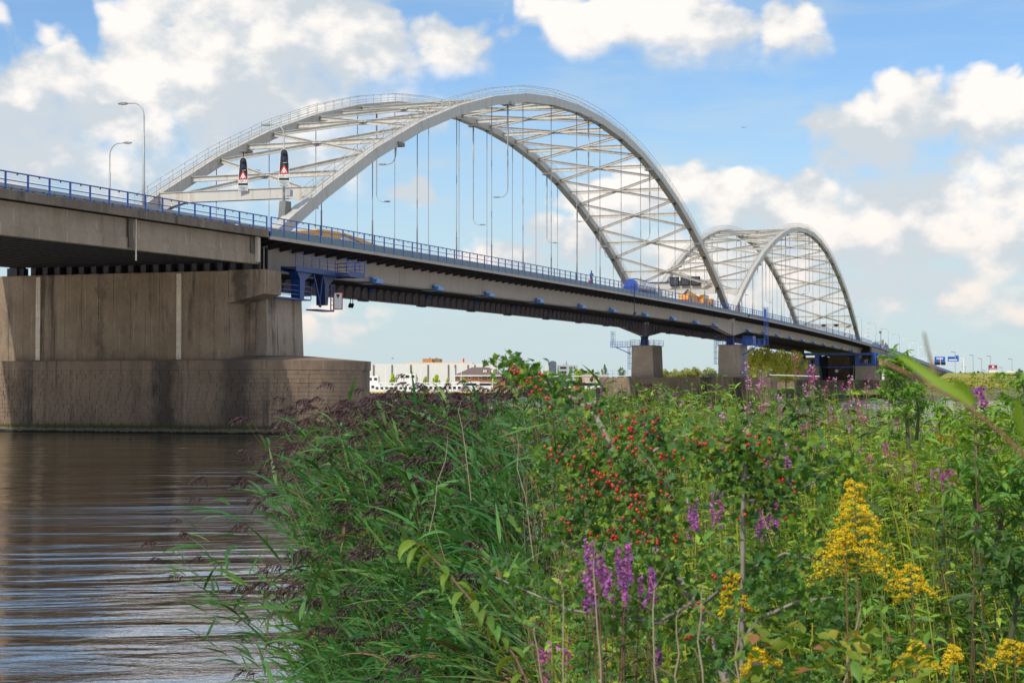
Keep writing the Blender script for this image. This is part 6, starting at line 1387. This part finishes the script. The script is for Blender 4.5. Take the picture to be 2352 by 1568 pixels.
for k, (u, vt, wp) in enumerate(((1870, 848, 70), (1900, 844, 70), (1935, 851, 75), (1965, 854, 70), (1992, 861, 60), (1885, 905, 60), (1925, 915, 60), (1965, 912, 60))):
    tu('open', u, vt, 430 + 9*k, wp, f'tall sunlit yellow green tree right of the middle pier, {ORD[k]} counted from the left')
for k, (u, vt, wp) in enumerate(((2165, 844, 40), (2190, 842, 40), (2215, 846, 40), (2238, 858, 34), (2178, 850, 40))):
    tu('tall', u, vt, 700 + 10*k, wp, f'dark green tree showing above the far railing, {ORD[k]} from the left')
tu('round', 2432, 928, 640, 22, 'small brown green bush on the embankment crest', z=6.0); tu('round', 2490, 926, 600, 26, 'round bush in front of the maroon billboard', z=4); tu('tall', 2548, 915, 420, 26, 'slender green tree at the right edge of the far bank', z=3); tu('wide', 2525, 940, 500, 60, 'low bushes at the right edge below the white and blue board', z=3)
# distant tree line to close the horizon
n = 9000; dd = rng.uniform(900, 1100, n); ss2 = rng.uniform(-420, 380, n); hz = 2.5 + 5*(1 + .5*np.sin(ss2*.05) + .35*np.sin(ss2*.17+1))*rng.random(n)
v2 = VG(); v2.put(*flakes(locs(dd, ss2, hz), 2.6, colr((.08, .10, .04), n, .2))); v2.build('distant_woods', M_far, kind='stuff', label='low distant line of trees on the horizon', loc=L(1000, 0, 2))
n = 14000; xx = rng.uniform(300, 1000, n); yy = rng.uniform(-120, -12, n); 
v2 = VG(); zt_ = np.interp(yy, [-125, -70, -40, -12], [2.2, 2.4, 5.5, 7.0])*np.clip((xx-296)/330, .25, 1.1); pt = np.sin(xx*.045)*np.sin(yy*.11+xx*.02); v2.put(*flakes(np.stack([xx, yy, zt_*.95+.1+rng.random(n)*np.where(pt > .3, 1.6, .3)], 1), rng.uniform(.3, 1.1, n), colr((.26, .27, .05), n, .3)*np.where(pt > .3, .55, 1.0)[:, None])); v2.build('bank_scrub', M_far, kind='stuff', label='rough scrub on the far embankment', loc=(500, -60, 3))
# gull
gl = empty('gull', L(300, U(1862, 300), H(316, 300)), 'small bird gliding in the sky right of the near arch', 'bird')
p = gl.location; mb = MB().ball((p.x, p.y, p.z), .12, .32, .1); mb.build('body', M_lamp, gl, smooth=True)
for s_ in (-1, 1): q = p + RT*s_*.75 + Vector((0, 0, .12)); MB().add([tuple(p + FW*.1), tuple(q), tuple(p - FW*.15), tuple(p + FW*.1 - Vector((0, 0, .03)))], [(0, 1, 2), (2, 1, 3), (0, 3, 1)]).build('wing', M_lamp, gl)
